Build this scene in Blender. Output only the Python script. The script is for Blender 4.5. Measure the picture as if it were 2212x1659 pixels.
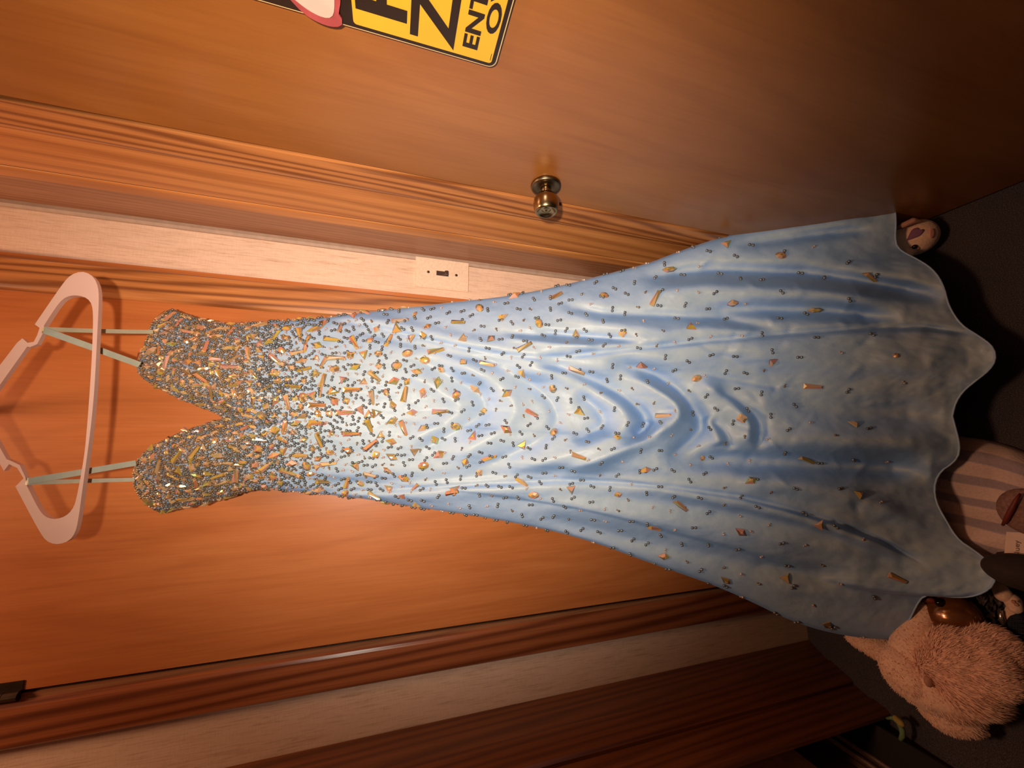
import bpy, bmesh, math, random
import numpy as np
from mathutils import Vector, Matrix, kdtree, geometry, noise

for o in list(bpy.data.objects):
    bpy.data.objects.remove(o)
SC = bpy.context.scene
COL = SC.collection
random.seed(11)
rng = np.random.default_rng(11)

# ------------------------------------------------------------------ camera
FPX = 831.0
CAM = np.array([0.0, -0.81, 0.905])
def _n(v): return v / np.linalg.norm(v)
_dn = _n(np.array([-104.5, 2690.0, FPX]))                  # world down, in (right, down, forward) of the upright view
_uy = -115.0
_dy = _n(np.array([_uy, (104.5 * _uy - FPX * FPX) / 2690.0, FPX]))
_dz = -_dn
_dx = np.cross(_dy, _dz)
if _dx[0] < 0: _dx = -_dx
def ray(px, py):
    c = np.array([829.5 - py, px - 1106.0, FPX])
    return np.array([c @ _dx, c @ _dy, c @ _dz])
def on_y(px, py, Y):
    r = ray(px, py); return CAM + r * (Y - CAM[1]) / r[1]
def on_x(px, py, X):
    r = ray(px, py); return CAM + r * (X - CAM[0]) / r[0]
def on_z(px, py, Z):
    r = ray(px, py); return CAM + r * (Z - CAM[2]) / r[2]
def depth_of(p):
    d = np.array(p) - CAM
    return d[0] * _dx[2] + d[1] * _dy[2] + d[2] * _dz[2]
def mpp(p): return depth_of(p) / FPX                       # metres per photo pixel at a point

cd = bpy.data.cameras.new('camera')
cd.sensor_fit = 'HORIZONTAL'; cd.sensor_width = 36.0; cd.lens = 36.0 * FPX / 2212.0
cd.clip_start = 0.02; cd.clip_end = 50
cam = bpy.data.objects.new('camera', cd); COL.objects.link(cam)
rows = []
for a in (_dx, _dy, _dz):                                   # (U,V,F) -> blender camera (x=V, y=U, z=-F)
    rows.append((a[1], a[0], -a[2]))
M = Matrix(rows).to_4x4(); M.translation = Vector(CAM)
cam.matrix_world = M
SC.camera = cam

# ------------------------------------------------------------------ light
w = bpy.data.worlds.new('world'); SC.world = w; w.use_nodes = True
bg = w.node_tree.nodes['Background']
bg.inputs[0].default_value = (1.0, 0.74, 0.55, 1); bg.inputs[1].default_value = 0.042

def lamp(name, kind, loc, target, power, color, size, spot=None, blend=1.0):
    l = bpy.data.lights.new(name, kind); l.energy = power; l.color = color
    if kind == 'SPOT':
        l.spot_size = math.radians(spot); l.spot_blend = blend; l.shadow_soft_size = size
    elif kind == 'AREA':
        l.shape = 'DISK'; l.size = size
    else:
        l.shadow_soft_size = size
    o = bpy.data.objects.new(name, l); COL.objects.link(o); o.location = loc
    d = Vector(target) - Vector(loc)
    o.rotation_euler = d.to_track_quat('-Z', 'Y').to_euler()
    return o
lamp('hand_lamp', 'SPOT', (0.00, -0.90, 1.02), (0.25, -0.05, 0.82), 46, (1.0, 0.83, 0.67), 0.016, 100, 1.0)
lamp('ceiling_lamp', 'AREA', (-0.05, -0.34, 2.15), (-0.05, -0.34, 0.0), 9.0, (1.0, 0.57, 0.32), 0.22)

SC.view_settings.view_transform = 'Standard'
SC.view_settings.look = 'None'
SC.view_settings.gamma = 1.0
SC.view_settings.use_curve_mapping = False
SC.view_settings.exposure = -0.08

# ------------------------------------------------------------------ materials
def new_mat(name):
    m = bpy.data.materials.new(name); m.use_nodes = True
    nt = m.node_tree; b = nt.nodes['Principled BSDF']
    return m, nt, b
def setp(b, **kw):
    for k, v in kw.items():
        k = k.replace('_', ' ')
        if k in b.inputs:
            b.inputs[k].default_value = v
def c4(c): return (c[0], c[1], c[2], 1)
def coords(nt, scale=(1, 1, 1), kind='Object', rot=(0, 0, 0)):
    t = nt.nodes.new('ShaderNodeTexCoord'); mp = nt.nodes.new('ShaderNodeMapping')
    mp.inputs['Scale'].default_value = scale; mp.inputs['Rotation'].default_value = rot
    nt.links.new(t.outputs[kind], mp.inputs['Vector']); return mp.outputs['Vector']
def noise_n(nt, vec, scale, detail=4, rough=0.55, dist=0.0):
    n = nt.nodes.new('ShaderNodeTexNoise')
    n.inputs['Scale'].default_value = scale; n.inputs['Detail'].default_value = detail
    n.inputs['Roughness'].default_value = rough; n.inputs['Distortion'].default_value = dist
    nt.links.new(vec, n.inputs['Vector']); return n.outputs['Fac']
def ramp(nt, fac, stops):
    r = nt.nodes.new('ShaderNodeValToRGB'); e = r.color_ramp.elements
    while len(e) < len(stops): e.new(0.5)
    for el, (p, c) in zip(e, stops): el.position = p; el.color = c4(c)
    nt.links.new(fac, r.inputs['Fac']); return r.outputs['Color']
def mix(nt, fac, a, b, mode='MIX'):
    m = nt.nodes.new('ShaderNodeMix'); m.data_type = 'RGBA'; m.blend_type = mode
    for sock, v in ((m.inputs['Factor'], fac), (m.inputs['A'], a), (m.inputs['B'], b)): pass
    ins = [s for s in m.inputs if s.enabled]
    for s, v in zip(ins, (fac, a, b)):
        if isinstance(v, (int, float)): s.default_value = v
        elif isinstance(v, tuple): s.default_value = c4(v)
        else: nt.links.new(v, s)
    return [s for s in m.outputs if s.enabled][0]
def bump(nt, b, h, strength=0.2, dist=0.002):
    n = nt.nodes.new('ShaderNodeBump'); n.inputs['Strength'].default_value = strength
    n.inputs['Distance'].default_value = dist
    nt.links.new(h, n.inputs['Height']); nt.links.new(n.outputs['Normal'], b.inputs['Normal'])

def plain(name, col, rough=0.5, metal=0.0, noise_amt=0.12, nscale=60, bump_s=0.0, **kw):
    m, nt, b = new_mat(name)
    v = coords(nt)
    f = noise_n(nt, v, nscale, 3)
    lo = tuple(c * (1 - noise_amt) for c in col); hi = tuple(min(1, c * (1 + noise_amt)) for c in col)
    nt.links.new(ramp(nt, f, [(0.3, lo), (0.7, hi)]), b.inputs['Base Color'])
    setp(b, Roughness=rough, Metallic=metal, **kw)
    if bump_s: bump(nt, b, f, bump_s)
    return m

def oak(name, dark, mid, light, rough=0.36, seed=0.0, grain=1.0, cathedral=0.5):
    m, nt, b = new_mat(name)
    v = coords(nt, (1, 1, 0.05))
    v2 = coords(nt, (1, 1, 0.11))
    big = noise_n(nt, v2, 26 * grain, 2, 0.5, 0.6)
    wv = nt.nodes.new('ShaderNodeTexWave'); wv.wave_type = 'BANDS'; wv.bands_direction = 'DIAGONAL'
    wv.inputs['Scale'].default_value = 42 * grain; wv.inputs['Distortion'].default_value = 9
    wv.inputs['Detail'].default_value = 3; wv.inputs['Detail Scale'].default_value = 0.6
    wv.inputs['Phase Offset'].default_value = seed
    nt.links.new(v, wv.inputs['Vector'])
    fine = noise_n(nt, coords(nt, (1, 1, 0.015)), 520, 2, 0.6)
    col = ramp(nt, big, [(0.30, mid), (0.52, light), (0.75, mid)])
    wfac = nt.nodes.new('ShaderNodeMath'); wfac.operation = 'POWER'; wfac.inputs[1].default_value = 1.7
    nt.links.new(wv.outputs['Fac'], wfac.inputs[0])
    wm = nt.nodes.new('ShaderNodeMath'); wm.operation = 'MULTIPLY'; wm.inputs[1].default_value = cathedral
    nt.links.new(wfac.outputs[0], wm.inputs[0])
    col = mix(nt, wm.outputs[0], col, dark)
    fr = ramp(nt, fine, [(0.35, (0.70, 0.64, 0.6)), (0.6, (1, 1, 1))])
    col = mix(nt, 0.55, col, fr, 'MULTIPLY')
    nt.links.new(col, b.inputs['Base Color'])
    setp(b, Roughness=rough, Coat_Weight=0.15, Coat_Roughness=0.22)
    bump(nt, b, fine, 0.25, 0.0008)
    return m

def veneer(name, a, c, e, rough=0.33, seed=0.0, coat=0.2):
    m, nt, b = new_mat(name)
    v = coords(nt, (1, 1, 0.16))
    f = noise_n(nt, v, 9, 5, 0.55, 1.4)
    fine = noise_n(nt, coords(nt, (1, 1, 0.03)), 260, 3, 0.6)
    wv = nt.nodes.new('ShaderNodeTexWave'); wv.wave_type = 'BANDS'; wv.bands_direction = 'DIAGONAL'
    wv.inputs['Scale'].default_value = 11; wv.inputs['Distortion'].default_value = 12
    wv.inputs['Detail'].default_value = 2; wv.inputs['Detail Scale'].default_value = 0.8
    wv.inputs['Phase Offset'].default_value = seed
    nt.links.new(coords(nt, (1, 1, 0.13)), wv.inputs['Vector'])
    col = ramp(nt, f, [(0.25, a), (0.5, c), (0.78, e)])
    wr = ramp(nt, wv.outputs['Fac'], [(0.0, (0.86, 0.82, 0.78)), (0.25, (1, 1, 1)), (1, (1, 1, 1))])
    col = mix(nt, 0.45, col, wr, 'MULTIPLY')
    fr = ramp(nt, fine, [(0.3, (0.86, 0.83, 0.8)), (0.6, (1, 1, 1))])
    col = mix(nt, 0.7, col, fr, 'MULTIPLY')
    nt.links.new(col, b.inputs['Base Color'])
    setp(b, Roughness=rough, Coat_Weight=coat, Coat_Roughness=0.3)
    return m

OAK = oak('oak_trim', (0.15, 0.040, 0.010), (0.44, 0.155, 0.042), (0.56, 0.22, 0.066), cathedral=0.8)
OAK2 = oak('oak_board', (0.30, 0.095, 0.022), (0.56, 0.21, 0.06), (0.66, 0.28, 0.085), seed=4.0, grain=0.55, cathedral=0.55)
OAKD = oak('oak_edge', (0.13, 0.045, 0.02), (0.30, 0.125, 0.055), (0.36, 0.155, 0.07), seed=2.0, grain=1.3, cathedral=0.35)
OAKR = oak('oak_red', (0.09, 0.018, 0.006), (0.29, 0.08, 0.028), (0.36, 0.11, 0.04), seed=7.0, grain=0.6, cathedral=0.75, rough=0.3)
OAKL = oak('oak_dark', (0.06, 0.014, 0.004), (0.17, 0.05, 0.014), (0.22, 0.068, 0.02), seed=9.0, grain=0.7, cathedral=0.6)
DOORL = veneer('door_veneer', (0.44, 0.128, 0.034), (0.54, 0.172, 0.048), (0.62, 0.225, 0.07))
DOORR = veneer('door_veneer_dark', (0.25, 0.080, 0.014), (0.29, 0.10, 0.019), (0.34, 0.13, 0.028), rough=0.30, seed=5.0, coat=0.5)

def wallpaper():
    m, nt, b = new_mat('linen_wallpaper')
    s1 = noise_n(nt, coords(nt, (1, 1, 0.05)), 420, 3, 0.65)
    s2 = noise_n(nt, coords(nt, (0.12, 1, 1)), 500, 2, 0.6)
    s3 = noise_n(nt, coords(nt, (1, 1, 0.10)), 130, 4, 0.7)
    col = ramp(nt, s3, [(0.30, (0.62, 0.40, 0.28)), (0.42, (0.78, 0.53, 0.39)), (0.7, (0.83, 0.57, 0.43))])
    col = mix(nt, 0.6, col, ramp(nt, s1, [(0.33, (0.72, 0.66, 0.6)), (0.5, (1, 1, 1))]), 'MULTIPLY')
    col = mix(nt, 0.5, col, ramp(nt, s2, [(0.35, (0.88, 0.86, 0.84)), (0.6, (1, 1, 1))]), 'MULTIPLY')
    nt.links.new(col, b.inputs['Base Color']); setp(b, Roughness=0.6)
    bump(nt, b, s1, 0.15, 0.0006)
    return m
PAPER = wallpaper()

def carpet():
    m, nt, b = new_mat('dark_carpet')
    f = noise_n(nt, coords(nt), 700, 3, 0.7); g = noise_n(nt, coords(nt), 6, 3)
    col = ramp(nt, f, [(0.3, (0.04, 0.034, 0.040)), (0.55, (0.11, 0.092, 0.10)), (0.75, (0.26, 0.21, 0.22))])
    col = mix(nt, 0.6, col, ramp(nt, g, [(0.35, (0.75, 0.75, 0.85)), (0.65, (1.1, 1.0, 0.95))]), 'MULTIPLY')
    nt.links.new(col, b.inputs['Base Color']); setp(b, Roughness=0.95)
    b.inputs['Specular IOR Level'].default_value = 0.1
    bump(nt, b, f, 0.9, 0.004)
    return m
CARPET = carpet()

def satin():
    m, nt, b = new_mat('blue_satin')
    cr = noise_n(nt, coords(nt, (1, 1, 0.8)), 16, 5, 0.62, 0.8)
    mot = noise_n(nt, coords(nt), 42, 4, 0.6)
    weave = noise_n(nt, coords(nt), 1500, 1, 0.5)
    col = ramp(nt, mot, [(0.3, (0.345, 0.485, 0.67)), (0.7, (0.40, 0.53, 0.70))])
    lw = nt.nodes.new('ShaderNodeLayerWeight'); lw.inputs['Blend'].default_value = 0.42   # fold shading and sheen put into the colour: greyer face-on, bluer at a slant
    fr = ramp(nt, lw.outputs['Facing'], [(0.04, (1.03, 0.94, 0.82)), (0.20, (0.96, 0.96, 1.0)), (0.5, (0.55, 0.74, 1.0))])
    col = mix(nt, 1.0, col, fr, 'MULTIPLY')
    nt.links.new(col, b.inputs['Base Color'])
    setp(b, Roughness=0.47, Sheen_Weight=0.1, Sheen_Roughness=0.4)
    b.inputs['Specular IOR Level'].default_value = 0.36
    a = nt.nodes.new('ShaderNodeMath'); a.operation = 'MULTIPLY_ADD'
    a.inputs[1].default_value = 0.5
    nt.links.new(mot, a.inputs[0]); nt.links.new(cr, a.inputs[2])
    bump(nt, b, a.outputs[0], 0.22, 0.006)
    return m
SATIN = satin()

GEMCOL = [((0.66, 0.37, 0.16), 420), ((0.76, 0.50, 0.31), 520), ((0.72, 0.50, 0.18), 360), ((0.72, 0.36, 0.25), 620),
          ((0.44, 0.24, 0.11), 480), ((0.60, 0.45, 0.30), 300)]
def gem_mat(i):
    """topaz glass with an iridescent coat: the hue shifts with the angle each facet is seen at"""
    col, film = GEMCOL[i]
    m, nt, b = new_mat('topaz_stone_%s' % 'abcdef'[i])
    lw = nt.nodes.new('ShaderNodeLayerWeight'); lw.inputs['Blend'].default_value = 0.5
    oi = nt.nodes.new('ShaderNodeObjectInfo')
    f = noise_n(nt, coords(nt), 60 if i < 9 else 1, 1)
    ad = nt.nodes.new('ShaderNodeMath'); ad.operation = 'MULTIPLY_ADD'; ad.inputs[1].default_value = 0.34
    nt.links.new(oi.outputs['Random'], ad.inputs[0]); nt.links.new(lw.outputs['Facing'], ad.inputs[2])
    a2 = nt.nodes.new('ShaderNodeMath'); a2.operation = 'MULTIPLY_ADD'; a2.inputs[1].default_value = 0.25
    nt.links.new(f, a2.inputs[0]); nt.links.new(ad.outputs[0], a2.inputs[2])
    dk = tuple(c * 0.30 for c in col)
    hue = ramp(nt, a2.outputs[0], [(0.10, dk), (0.22, col), (0.32, (0.92, 0.60, 0.30)), (0.40, dk), (0.47, (0.95, 0.66, 0.10)), (0.53, (0.85, 0.30, 0.18)),
                                   (0.60, col), (0.68, (0.88, 0.28, 0.30)), (0.74, (0.55, 0.62, 0.16)), (0.84, dk), (1.0, dk)])
    nt.links.new(hue, b.inputs['Base Color'])
    setp(b, Roughness=0.16, Metallic=0.30, Coat_Weight=0.8, Coat_Roughness=0.05,
         Thin_Film_Thickness=float(film), Thin_Film_IOR=1.9)
    return m
GEMS = [gem_mat(i) for i in range(6)]
BEAD = plain('smoky_bead', (0.18, 0.19, 0.19), 0.22, 0.5, 0.3, 90, Coat_Weight=0.5)
BEADB = plain('bronze_bead', (0.27, 0.175, 0.095), 0.2, 0.5, 0.35, 120, Coat_Weight=0.5)
BEADP = plain('blush_bead', (0.55, 0.40, 0.33), 0.2, 0.25, 0.2, 90, Coat_Weight=0.5)
RIBBON = plain('sage_ribbon', (0.27, 0.27, 0.18), 0.45, 0, 0.08, 80)
RIBBON2 = plain('pale_sage_ribbon', (0.42, 0.38, 0.26), 0.45, 0, 0.08, 80)
PLASTIC = plain('white_plastic', (0.74, 0.49, 0.42), 0.38, 0, 0.03, 20)
BRASS = plain('antique_brass', (0.36, 0.25, 0.13), 0.24, 1.0, 0.2, 40)
BRASSD = plain('dark_brass', (0.16, 0.11, 0.065), 0.34, 1.0, 0.25, 50)
BROWNP = plain('brown_plastic', (0.055, 0.028, 0.026), 0.35, 0, 0.1, 40)
YELLOW = plain('sign_yellow', (0.58, 0.33, 0.022), 0.32, 0, 0.05, 20)
BLACKI = plain('sign_black', (0.020, 0.010, 0.006), 0.32, 0, 0.1, 20)
SIGNEDGE = plain('sign_edge', (0.55, 0.38, 0.17), 0.5, 0, 0.05, 20)
PINKW = plain('sticker_white', (0.62, 0.38, 0.31), 0.5, 0, 0.05, 30)
ROSE = plain('sticker_rose', (0.33, 0.055, 0.055), 0.5, 0, 0.15, 60)
CAULK = plain('caulk', (0.40, 0.27, 0.20), 0.6, 0, 0.1, 60)
HINGE_AND_SHADE = plain('dark_hinge_and_shade', (0.045, 0.022, 0.010), 0.45, 0.6, 0.3, 60)  # the hinge, and strips that carry gap and groove shade as colour
DARKW = plain('closet_dark', (0.012, 0.007, 0.005), 0.9, 0, 0.2, 10)  # near-black: the unlit closet's darkness put into its wall colour

# ------------------------------------------------------------------ mesh helpers
def mk(name, verts, faces, mat, parent=None, smooth=False, loc=None):
    me = bpy.data.meshes.new(name)
    me.from_pydata([tuple(map(float, v)) for v in verts], [], faces); me.update()
    if smooth: me.polygons.foreach_set('use_smooth', [True] * len(me.polygons))
    for mm in (mat if isinstance(mat, (list, tuple)) else [mat]): me.materials.append(mm)
    o = bpy.data.objects.new(name, me); COL.objects.link(o)
    if parent is not None: o.parent = parent; o.matrix_parent_inverse = Matrix.Translation(-parent.location) if False else Matrix()
    return o
def put(name, bm, mat, parent=None, smooth=False):
    bmesh.ops.recalc_face_normals(bm, faces=bm.faces[:])
    if parent is not None:
        bm.transform(Matrix.Translation(parent.matrix_basis.translation).inverted() if parent.parent is None
                     else Matrix.Translation(parent.parent.matrix_basis.translation).inverted())
    me = bpy.data.meshes.new(name); bm.to_mesh(me); bm.free()
    if smooth: me.polygons.foreach_set('use_smooth', [True] * len(me.polygons))
    for mm in (mat if isinstance(mat, (list, tuple)) else [mat]): me.materials.append(mm)
    o = bpy.data.objects.new(name, me); COL.objects.link(o)
    if parent is not None: o.parent = parent
    return o
def tag(o, label=None, cat=None, group=None, kind=None):
    if label: o['label'] = label
    if cat: o['category'] = cat
    if group: o['group'] = group
    if kind: o['kind'] = kind
    return o
def thing(name, label, cat, loc, group=None):
    o = bpy.data.objects.new(name, None); COL.objects.link(o); o.location = loc
    o.empty_display_size = 0.05
    return tag(o, label, cat, group)
def bevel_mod(o, wd=0.0015, seg=2):
    m = o.modifiers.new('bevel', 'BEVEL'); m.width = wd; m.segments = seg; m.limit_method = 'ANGLE'
    m.angle_limit = math.radians(40); return o
def B(): return bmesh.new()
def bx(bm, x0, x1, y0, y1, z0, z1, rot=None):
    vs = [bm.verts.new(p) for p in ((x0, y0, z0), (x1, y0, z0), (x1, y1, z0), (x0, y1, z0), (x0, y0, z1), (x1, y0, z1), (x1, y1, z1), (x0, y1, z1))]
    for f in ((0, 1, 2, 3), (4, 5, 6, 7), (0, 1, 5, 4), (1, 2, 6, 5), (2, 3, 7, 6), (3, 0, 4, 7)):
        bm.faces.new([vs[i] for i in f])
    if rot is not None: bmesh.ops.transform(bm, matrix=rot, verts=vs)
    return vs
def prism(bm, pts, f0, f1):
    """extrude the closed 2-D outline between two mapping functions"""
    a = [bm.verts.new(f0(*p)) for p in pts]; b = [bm.verts.new(f1(*p)) for p in pts]
    tri = geometry.tessellate_polygon([[Vector((p[0], p[1], 0)) for p in pts]])
    for t in tri:
        try:
            bm.faces.new([a[i] for i in t]); bm.faces.new([b[i] for i in reversed(t)])
        except ValueError: pass
    n = len(pts)
    for i in range(n):
        j = (i + 1) % n
        bm.faces.new((a[i], a[j], b[j], b[i]))
def column(bm, pts, z0, z1):
    prism(bm, pts, lambda x, y: (x, y, z0), lambda x, y: (x, y, z1))
def tube(bm, path, rad, seg=10, cap=True):
    path = [Vector(p) for p in path]; rings = []
    n = len(path); rr = rad if hasattr(rad, '__len__') else [rad] * n
    up = Vector((0.31, 0.2, 0.93))
    for i, p in enumerate(path):
        d = (path[min(i + 1, n - 1)] - path[max(i - 1, 0)]).normalized()
        s = d.cross(up)
        if s.length < 0.1: s = d.cross(Vector((1, 0, 0)))
        s.normalize(); t = d.cross(s)
        rings.append([bm.verts.new(p + (s * math.cos(2 * math.pi * k / seg) + t * math.sin(2 * math.pi * k / seg)) * rr[i]) for k in range(seg)])
    for a, b in zip(rings, rings[1:]):
        for k in range(seg):
            bm.faces.new((a[k], a[(k + 1) % seg], b[(k + 1) % seg], b[k]))
    if cap:
        bm.faces.new(rings[0]); bm.faces.new(rings[-1])
def lathe(bm, prof, origin, axis, seg=32):
    """profile (distance along axis, radius)"""
    ax = Vector(axis).normalized(); s = ax.orthogonal().normalized(); t = ax.cross(s); o = Vector(origin)
    rings = []
    for h, r in prof:
        rings.append([bm.verts.new(o + ax * h + (s * math.cos(2 * math.pi * k / seg) + t * math.sin(2 * math.pi * k / seg)) * max(r, 1e-5)) for k in range(seg)])
    for a, b in zip(rings, rings[1:]):
        for k in range(seg):
            bm.faces.new((a[k], a[(k + 1) % seg], b[(k + 1) % seg], b[k]))
    bm.faces.new(rings[0]); bm.faces.new(rings[-1])
def ball(bm, c, r, sub=2, rot=None):
    m = Matrix.Translation(Vector(c))
    if rot is not None: m = m @ rot
    m = m @ Matrix.Diagonal(Vector((r[0], r[1], r[2], 1)) if hasattr(r, '__len__') else Vector((r, r, r, 1)))
    bmesh.ops.create_icosphere(bm, subdivisions=sub, radius=1.0, matrix=m)
def resample(pts, n):
    p = np.array(pts, float); d = np.r_[0, np.cumsum(np.linalg.norm(np.diff(p, axis=0), axis=1))]
    t = np.linspace(0, d[-1], n)
    return np.stack([np.interp(t, d, p[:, k]) for k in range(p.shape[1])], 1)
def smooth_line(pts, n, it=3, closed=False):
    """Chaikin, then even samples"""
    p = np.array(pts, float)
    for _ in range(it):
        q = [p[0]]
        for a, b in zip(p[:-1], p[1:]):
            q += [a * 0.75 + b * 0.25, a * 0.25 + b * 0.75]
        q.append(p[-1]); p = np.array(q)
    return resample(p, n)
_DG = None
def text_mesh(s, bold=0.0):
    cu = bpy.data.curves.new('t', 'FONT'); cu.body = s; cu.size = 1.0; cu.offset = bold; cu.resolution_u = 4
    o = bpy.data.objects.new('t', cu); COL.objects.link(o)
    dg = bpy.context.evaluated_depsgraph_get(); dg.update()
    me = bpy.data.meshes.new_from_object(o.evaluated_get(dg))
    v = np.array([tuple(x.co) for x in me.vertices]); f = [tuple(p.vertices) for p in me.polygons]
    bpy.data.objects.remove(o); bpy.data.curves.remove(cu); bpy.data.meshes.remove(me)
    v = v[:, :2]; v -= v.min(0); return v, f

# ------------------------------------------------------------------ room shell
XR, XL = 0.389, -0.53
H = 2.25
def struct(name, bm, mat, parent=None, smooth=False):
    o = put(name, bm, mat, parent, smooth)
    if parent is None: o['kind'] = 'structure'
    return o
bm = B()                                                       # the old floor sags towards the back wall
yy = [-2.6, -0.42] + list(np.linspace(-0.39, 0.0, 14)) + [0.3]
prism(bm, [(y, -0.16 * (max(0.0, y + 0.42) / 0.42) ** 1.8 if y < 0.001 else -0.16) for y in yy] + [(0.3, -0.26), (-2.6, -0.26)], lambda y, z: (-2.0, y, z), lambda y, z: (1.2, y, z))
struct('floor', bm, CARPET)
bm = B(); bx(bm, -0.60, 0.46, 0.002, 0.10, -0.2, H); struct('wall_back', bm, PAPER)
bm = B(); bx(bm, 0.400, 0.46, -0.30, 0.05, -0.2, H); struct('wall_right', bm, PAPER)
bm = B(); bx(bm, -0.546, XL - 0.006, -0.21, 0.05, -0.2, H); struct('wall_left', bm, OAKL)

# back wall: closet door, casings
k = 0.985
d1 = put('door_1', (lambda b: (bx(b, -0.3655, 0.300, -0.004, 0.0015, 0.012, 2.03), b)[1])(B()), DOORL); d1['kind'] = 'structure'
for zz in (1.452,):
    b = B()
    for q in range(5):
        tube(b, [(-0.3700, -0.0085, zz - 0.045 + q * 0.018), (-0.3700, -0.0085, zz - 0.045 + q * 0.018 + 0.0172)], 0.0068, 12)
    bx(b, -0.366, -0.352, -0.0052, -0.0042, zz - 0.045, zz + 0.045)
    put('hinge', b, HINGE_AND_SHADE, d1)
def casing_profile(x0, x1, flip=False, t=0.014):
    """rounded at the x0 side, thick at x1"""
    pts = [(0, 0.002), (0, -0.006), (0.003, -0.0095), (0.008, -0.0115), (0.016, -0.0125), (0.75, -t), (0.95, -t), (1.0, -t + 0.003), (1.0, 0.002)]
    W = x1 - x0
    out = []
    for a, y in pts:
        xx = a if a < 0.02 else None
        out.append((x0 + (math.copysign(a, W) if a < 0.02 else W * a), y))
    return out
bm = B(); column(bm, casing_profile(0.240 * k, 0.294 * k), -0.2, H); struct('trim_1', bm, OAK)
bm = B(); column(bm, casing_profile(-0.383 * k, -0.445 * k), -0.2, H); struct('trim_2', bm, OAKR)
bm = B(); bx(bm, -0.3795, -0.3705, -0.006, 0.002, -0.2, H); struct('trim_3', bm, OAKD)
bm = B(); bx(bm, -0.3715, -0.3650, -0.0006, 0.0015, -0.2, H); struct('gap_shade_1', bm, HINGE_AND_SHADE)  # dark strip standing in for the shade in the door gap

# right wall: door, casing, boards
def yx(px, py, X): return float(on_x(px, py, X)[1])
XD = 0.3815
X1 = 0.379
yA, yB = yx(850, 376, X1), yx(850, 428.7, X1)
bm = B()
column(bm, [(0.402, yA), (X1, yA), (X1, yB - 0.016), (X1 + 0.001, yB - 0.010), (X1 + 0.003, yB - 0.005),
            (X1 + 0.006, yB - 0.0015), (X1 + 0.010, yB), (0.402, yB)], -0.2, H)
struct('trim_4', bm, OAK)
X2 = 0.387
yC, yC2 = yx(850, 486, X2), yx(850, 503, X2)
bm = B(); bx(bm, X2, 0.3938, yB + 0.0015, yC - 0.003, -0.2, H); struct('trim_5', bm, OAK2)
bm = B(); bx(bm, X2 + 0.0005, 0.3938, yB - 0.001, yB + 0.0016, -0.2, H); struct('groove_shade_1', bm, HINGE_AND_SHADE)  # groove shade beside the casing, added as a dark strip
bm = B(); bx(bm, X2 + 0.0008, 0.3938, yC - 0.0032, yC + 0.0012, -0.2, H); struct('groove_shade_2', bm, HINGE_AND_SHADE)  # dark strip for the shade in the groove before the nosed board
X3 = 0.3855
yN = yx(850, 487, X3); yN2 = yx(850, 503, X3)
bm = B()
column(bm, [(0.3938, yN), (X3 + 0.003, yN), (X3 + 0.001, yN + 0.002), (X3, yN + 0.005), (X3, yN2 - 0.004), (X3 + 0.0008, yN2), (X3 + 0.005, -0.001), (0.3938, -0.001)], -0.2, H)
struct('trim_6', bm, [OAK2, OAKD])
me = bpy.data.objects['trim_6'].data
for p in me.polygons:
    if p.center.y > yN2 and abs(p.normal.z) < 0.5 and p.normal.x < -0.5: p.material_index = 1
bm = B(); column(bm, [(0.3905, 0.0025), (0.3905, -0.003), (0.3835, -0.0045), (0.379, -0.002), (0.3785, 0.0025)], -0.2, H); struct('trim_7', bm, CAULK)
bm = B(); bx(bm, 0.386, 0.402, yA - 0.0045, yA + 0.001, 0, 2.05); struct('gap_shade_2', bm, HINGE_AND_SHADE)  # shadow gap between door and casing, added as a dark strip
bm = B(); bx(bm, 0.3935, 0.4005, yB - 0.004, 0.0, -0.2, H); struct('trim_14', bm, OAKD)
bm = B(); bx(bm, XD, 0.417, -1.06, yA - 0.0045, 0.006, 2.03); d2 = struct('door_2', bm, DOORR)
bm = B(); bx(bm, 0.400, 0.46, -2.6, -1.062, -0.2, H); struct('wall_right', bm, PAPER)

# door knob (part of the door)
kc = on_x(1179, 400, XD); ko = np.array([XD, kc[1], kc[2]])
AX = (-1, 0, 0)
b = B(); lathe(b, [(0, 0.0228), (0.002, 0.0232), (0.0045, 0.0225), (0.0060, 0.0205), (0.0062, 0.013), (0.0058, 0.008)], ko, AX, 40)
knob = put('door_knob', b, BRASSD, d2, True)
b = B(); lathe(b, [(0.004, 0.0095), (0.010, 0.0070), (0.015, 0.0062), (0.020, 0.0066)], ko, AX, 32); put('neck', b, BRASS, knob, True)
b = B(); lathe(b, [(0.0145, 0.0064), (0.0155, 0.0105), (0.0185, 0.0155), (0.0240, 0.0185), (0.0310, 0.0196), (0.0385, 0.0188), (0.0430, 0.0172), (0.0450, 0.0158),
                   (0.0452, 0.0146), (0.0432, 0.0132), (0.0405, 0.0092), (0.0400, 0.0068), (0.0415, 0.0056), (0.0420, 0.0014), (0.0400, 0.0008)], ko, AX, 40)
put('handle', b, BRASS, knob, True)

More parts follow.
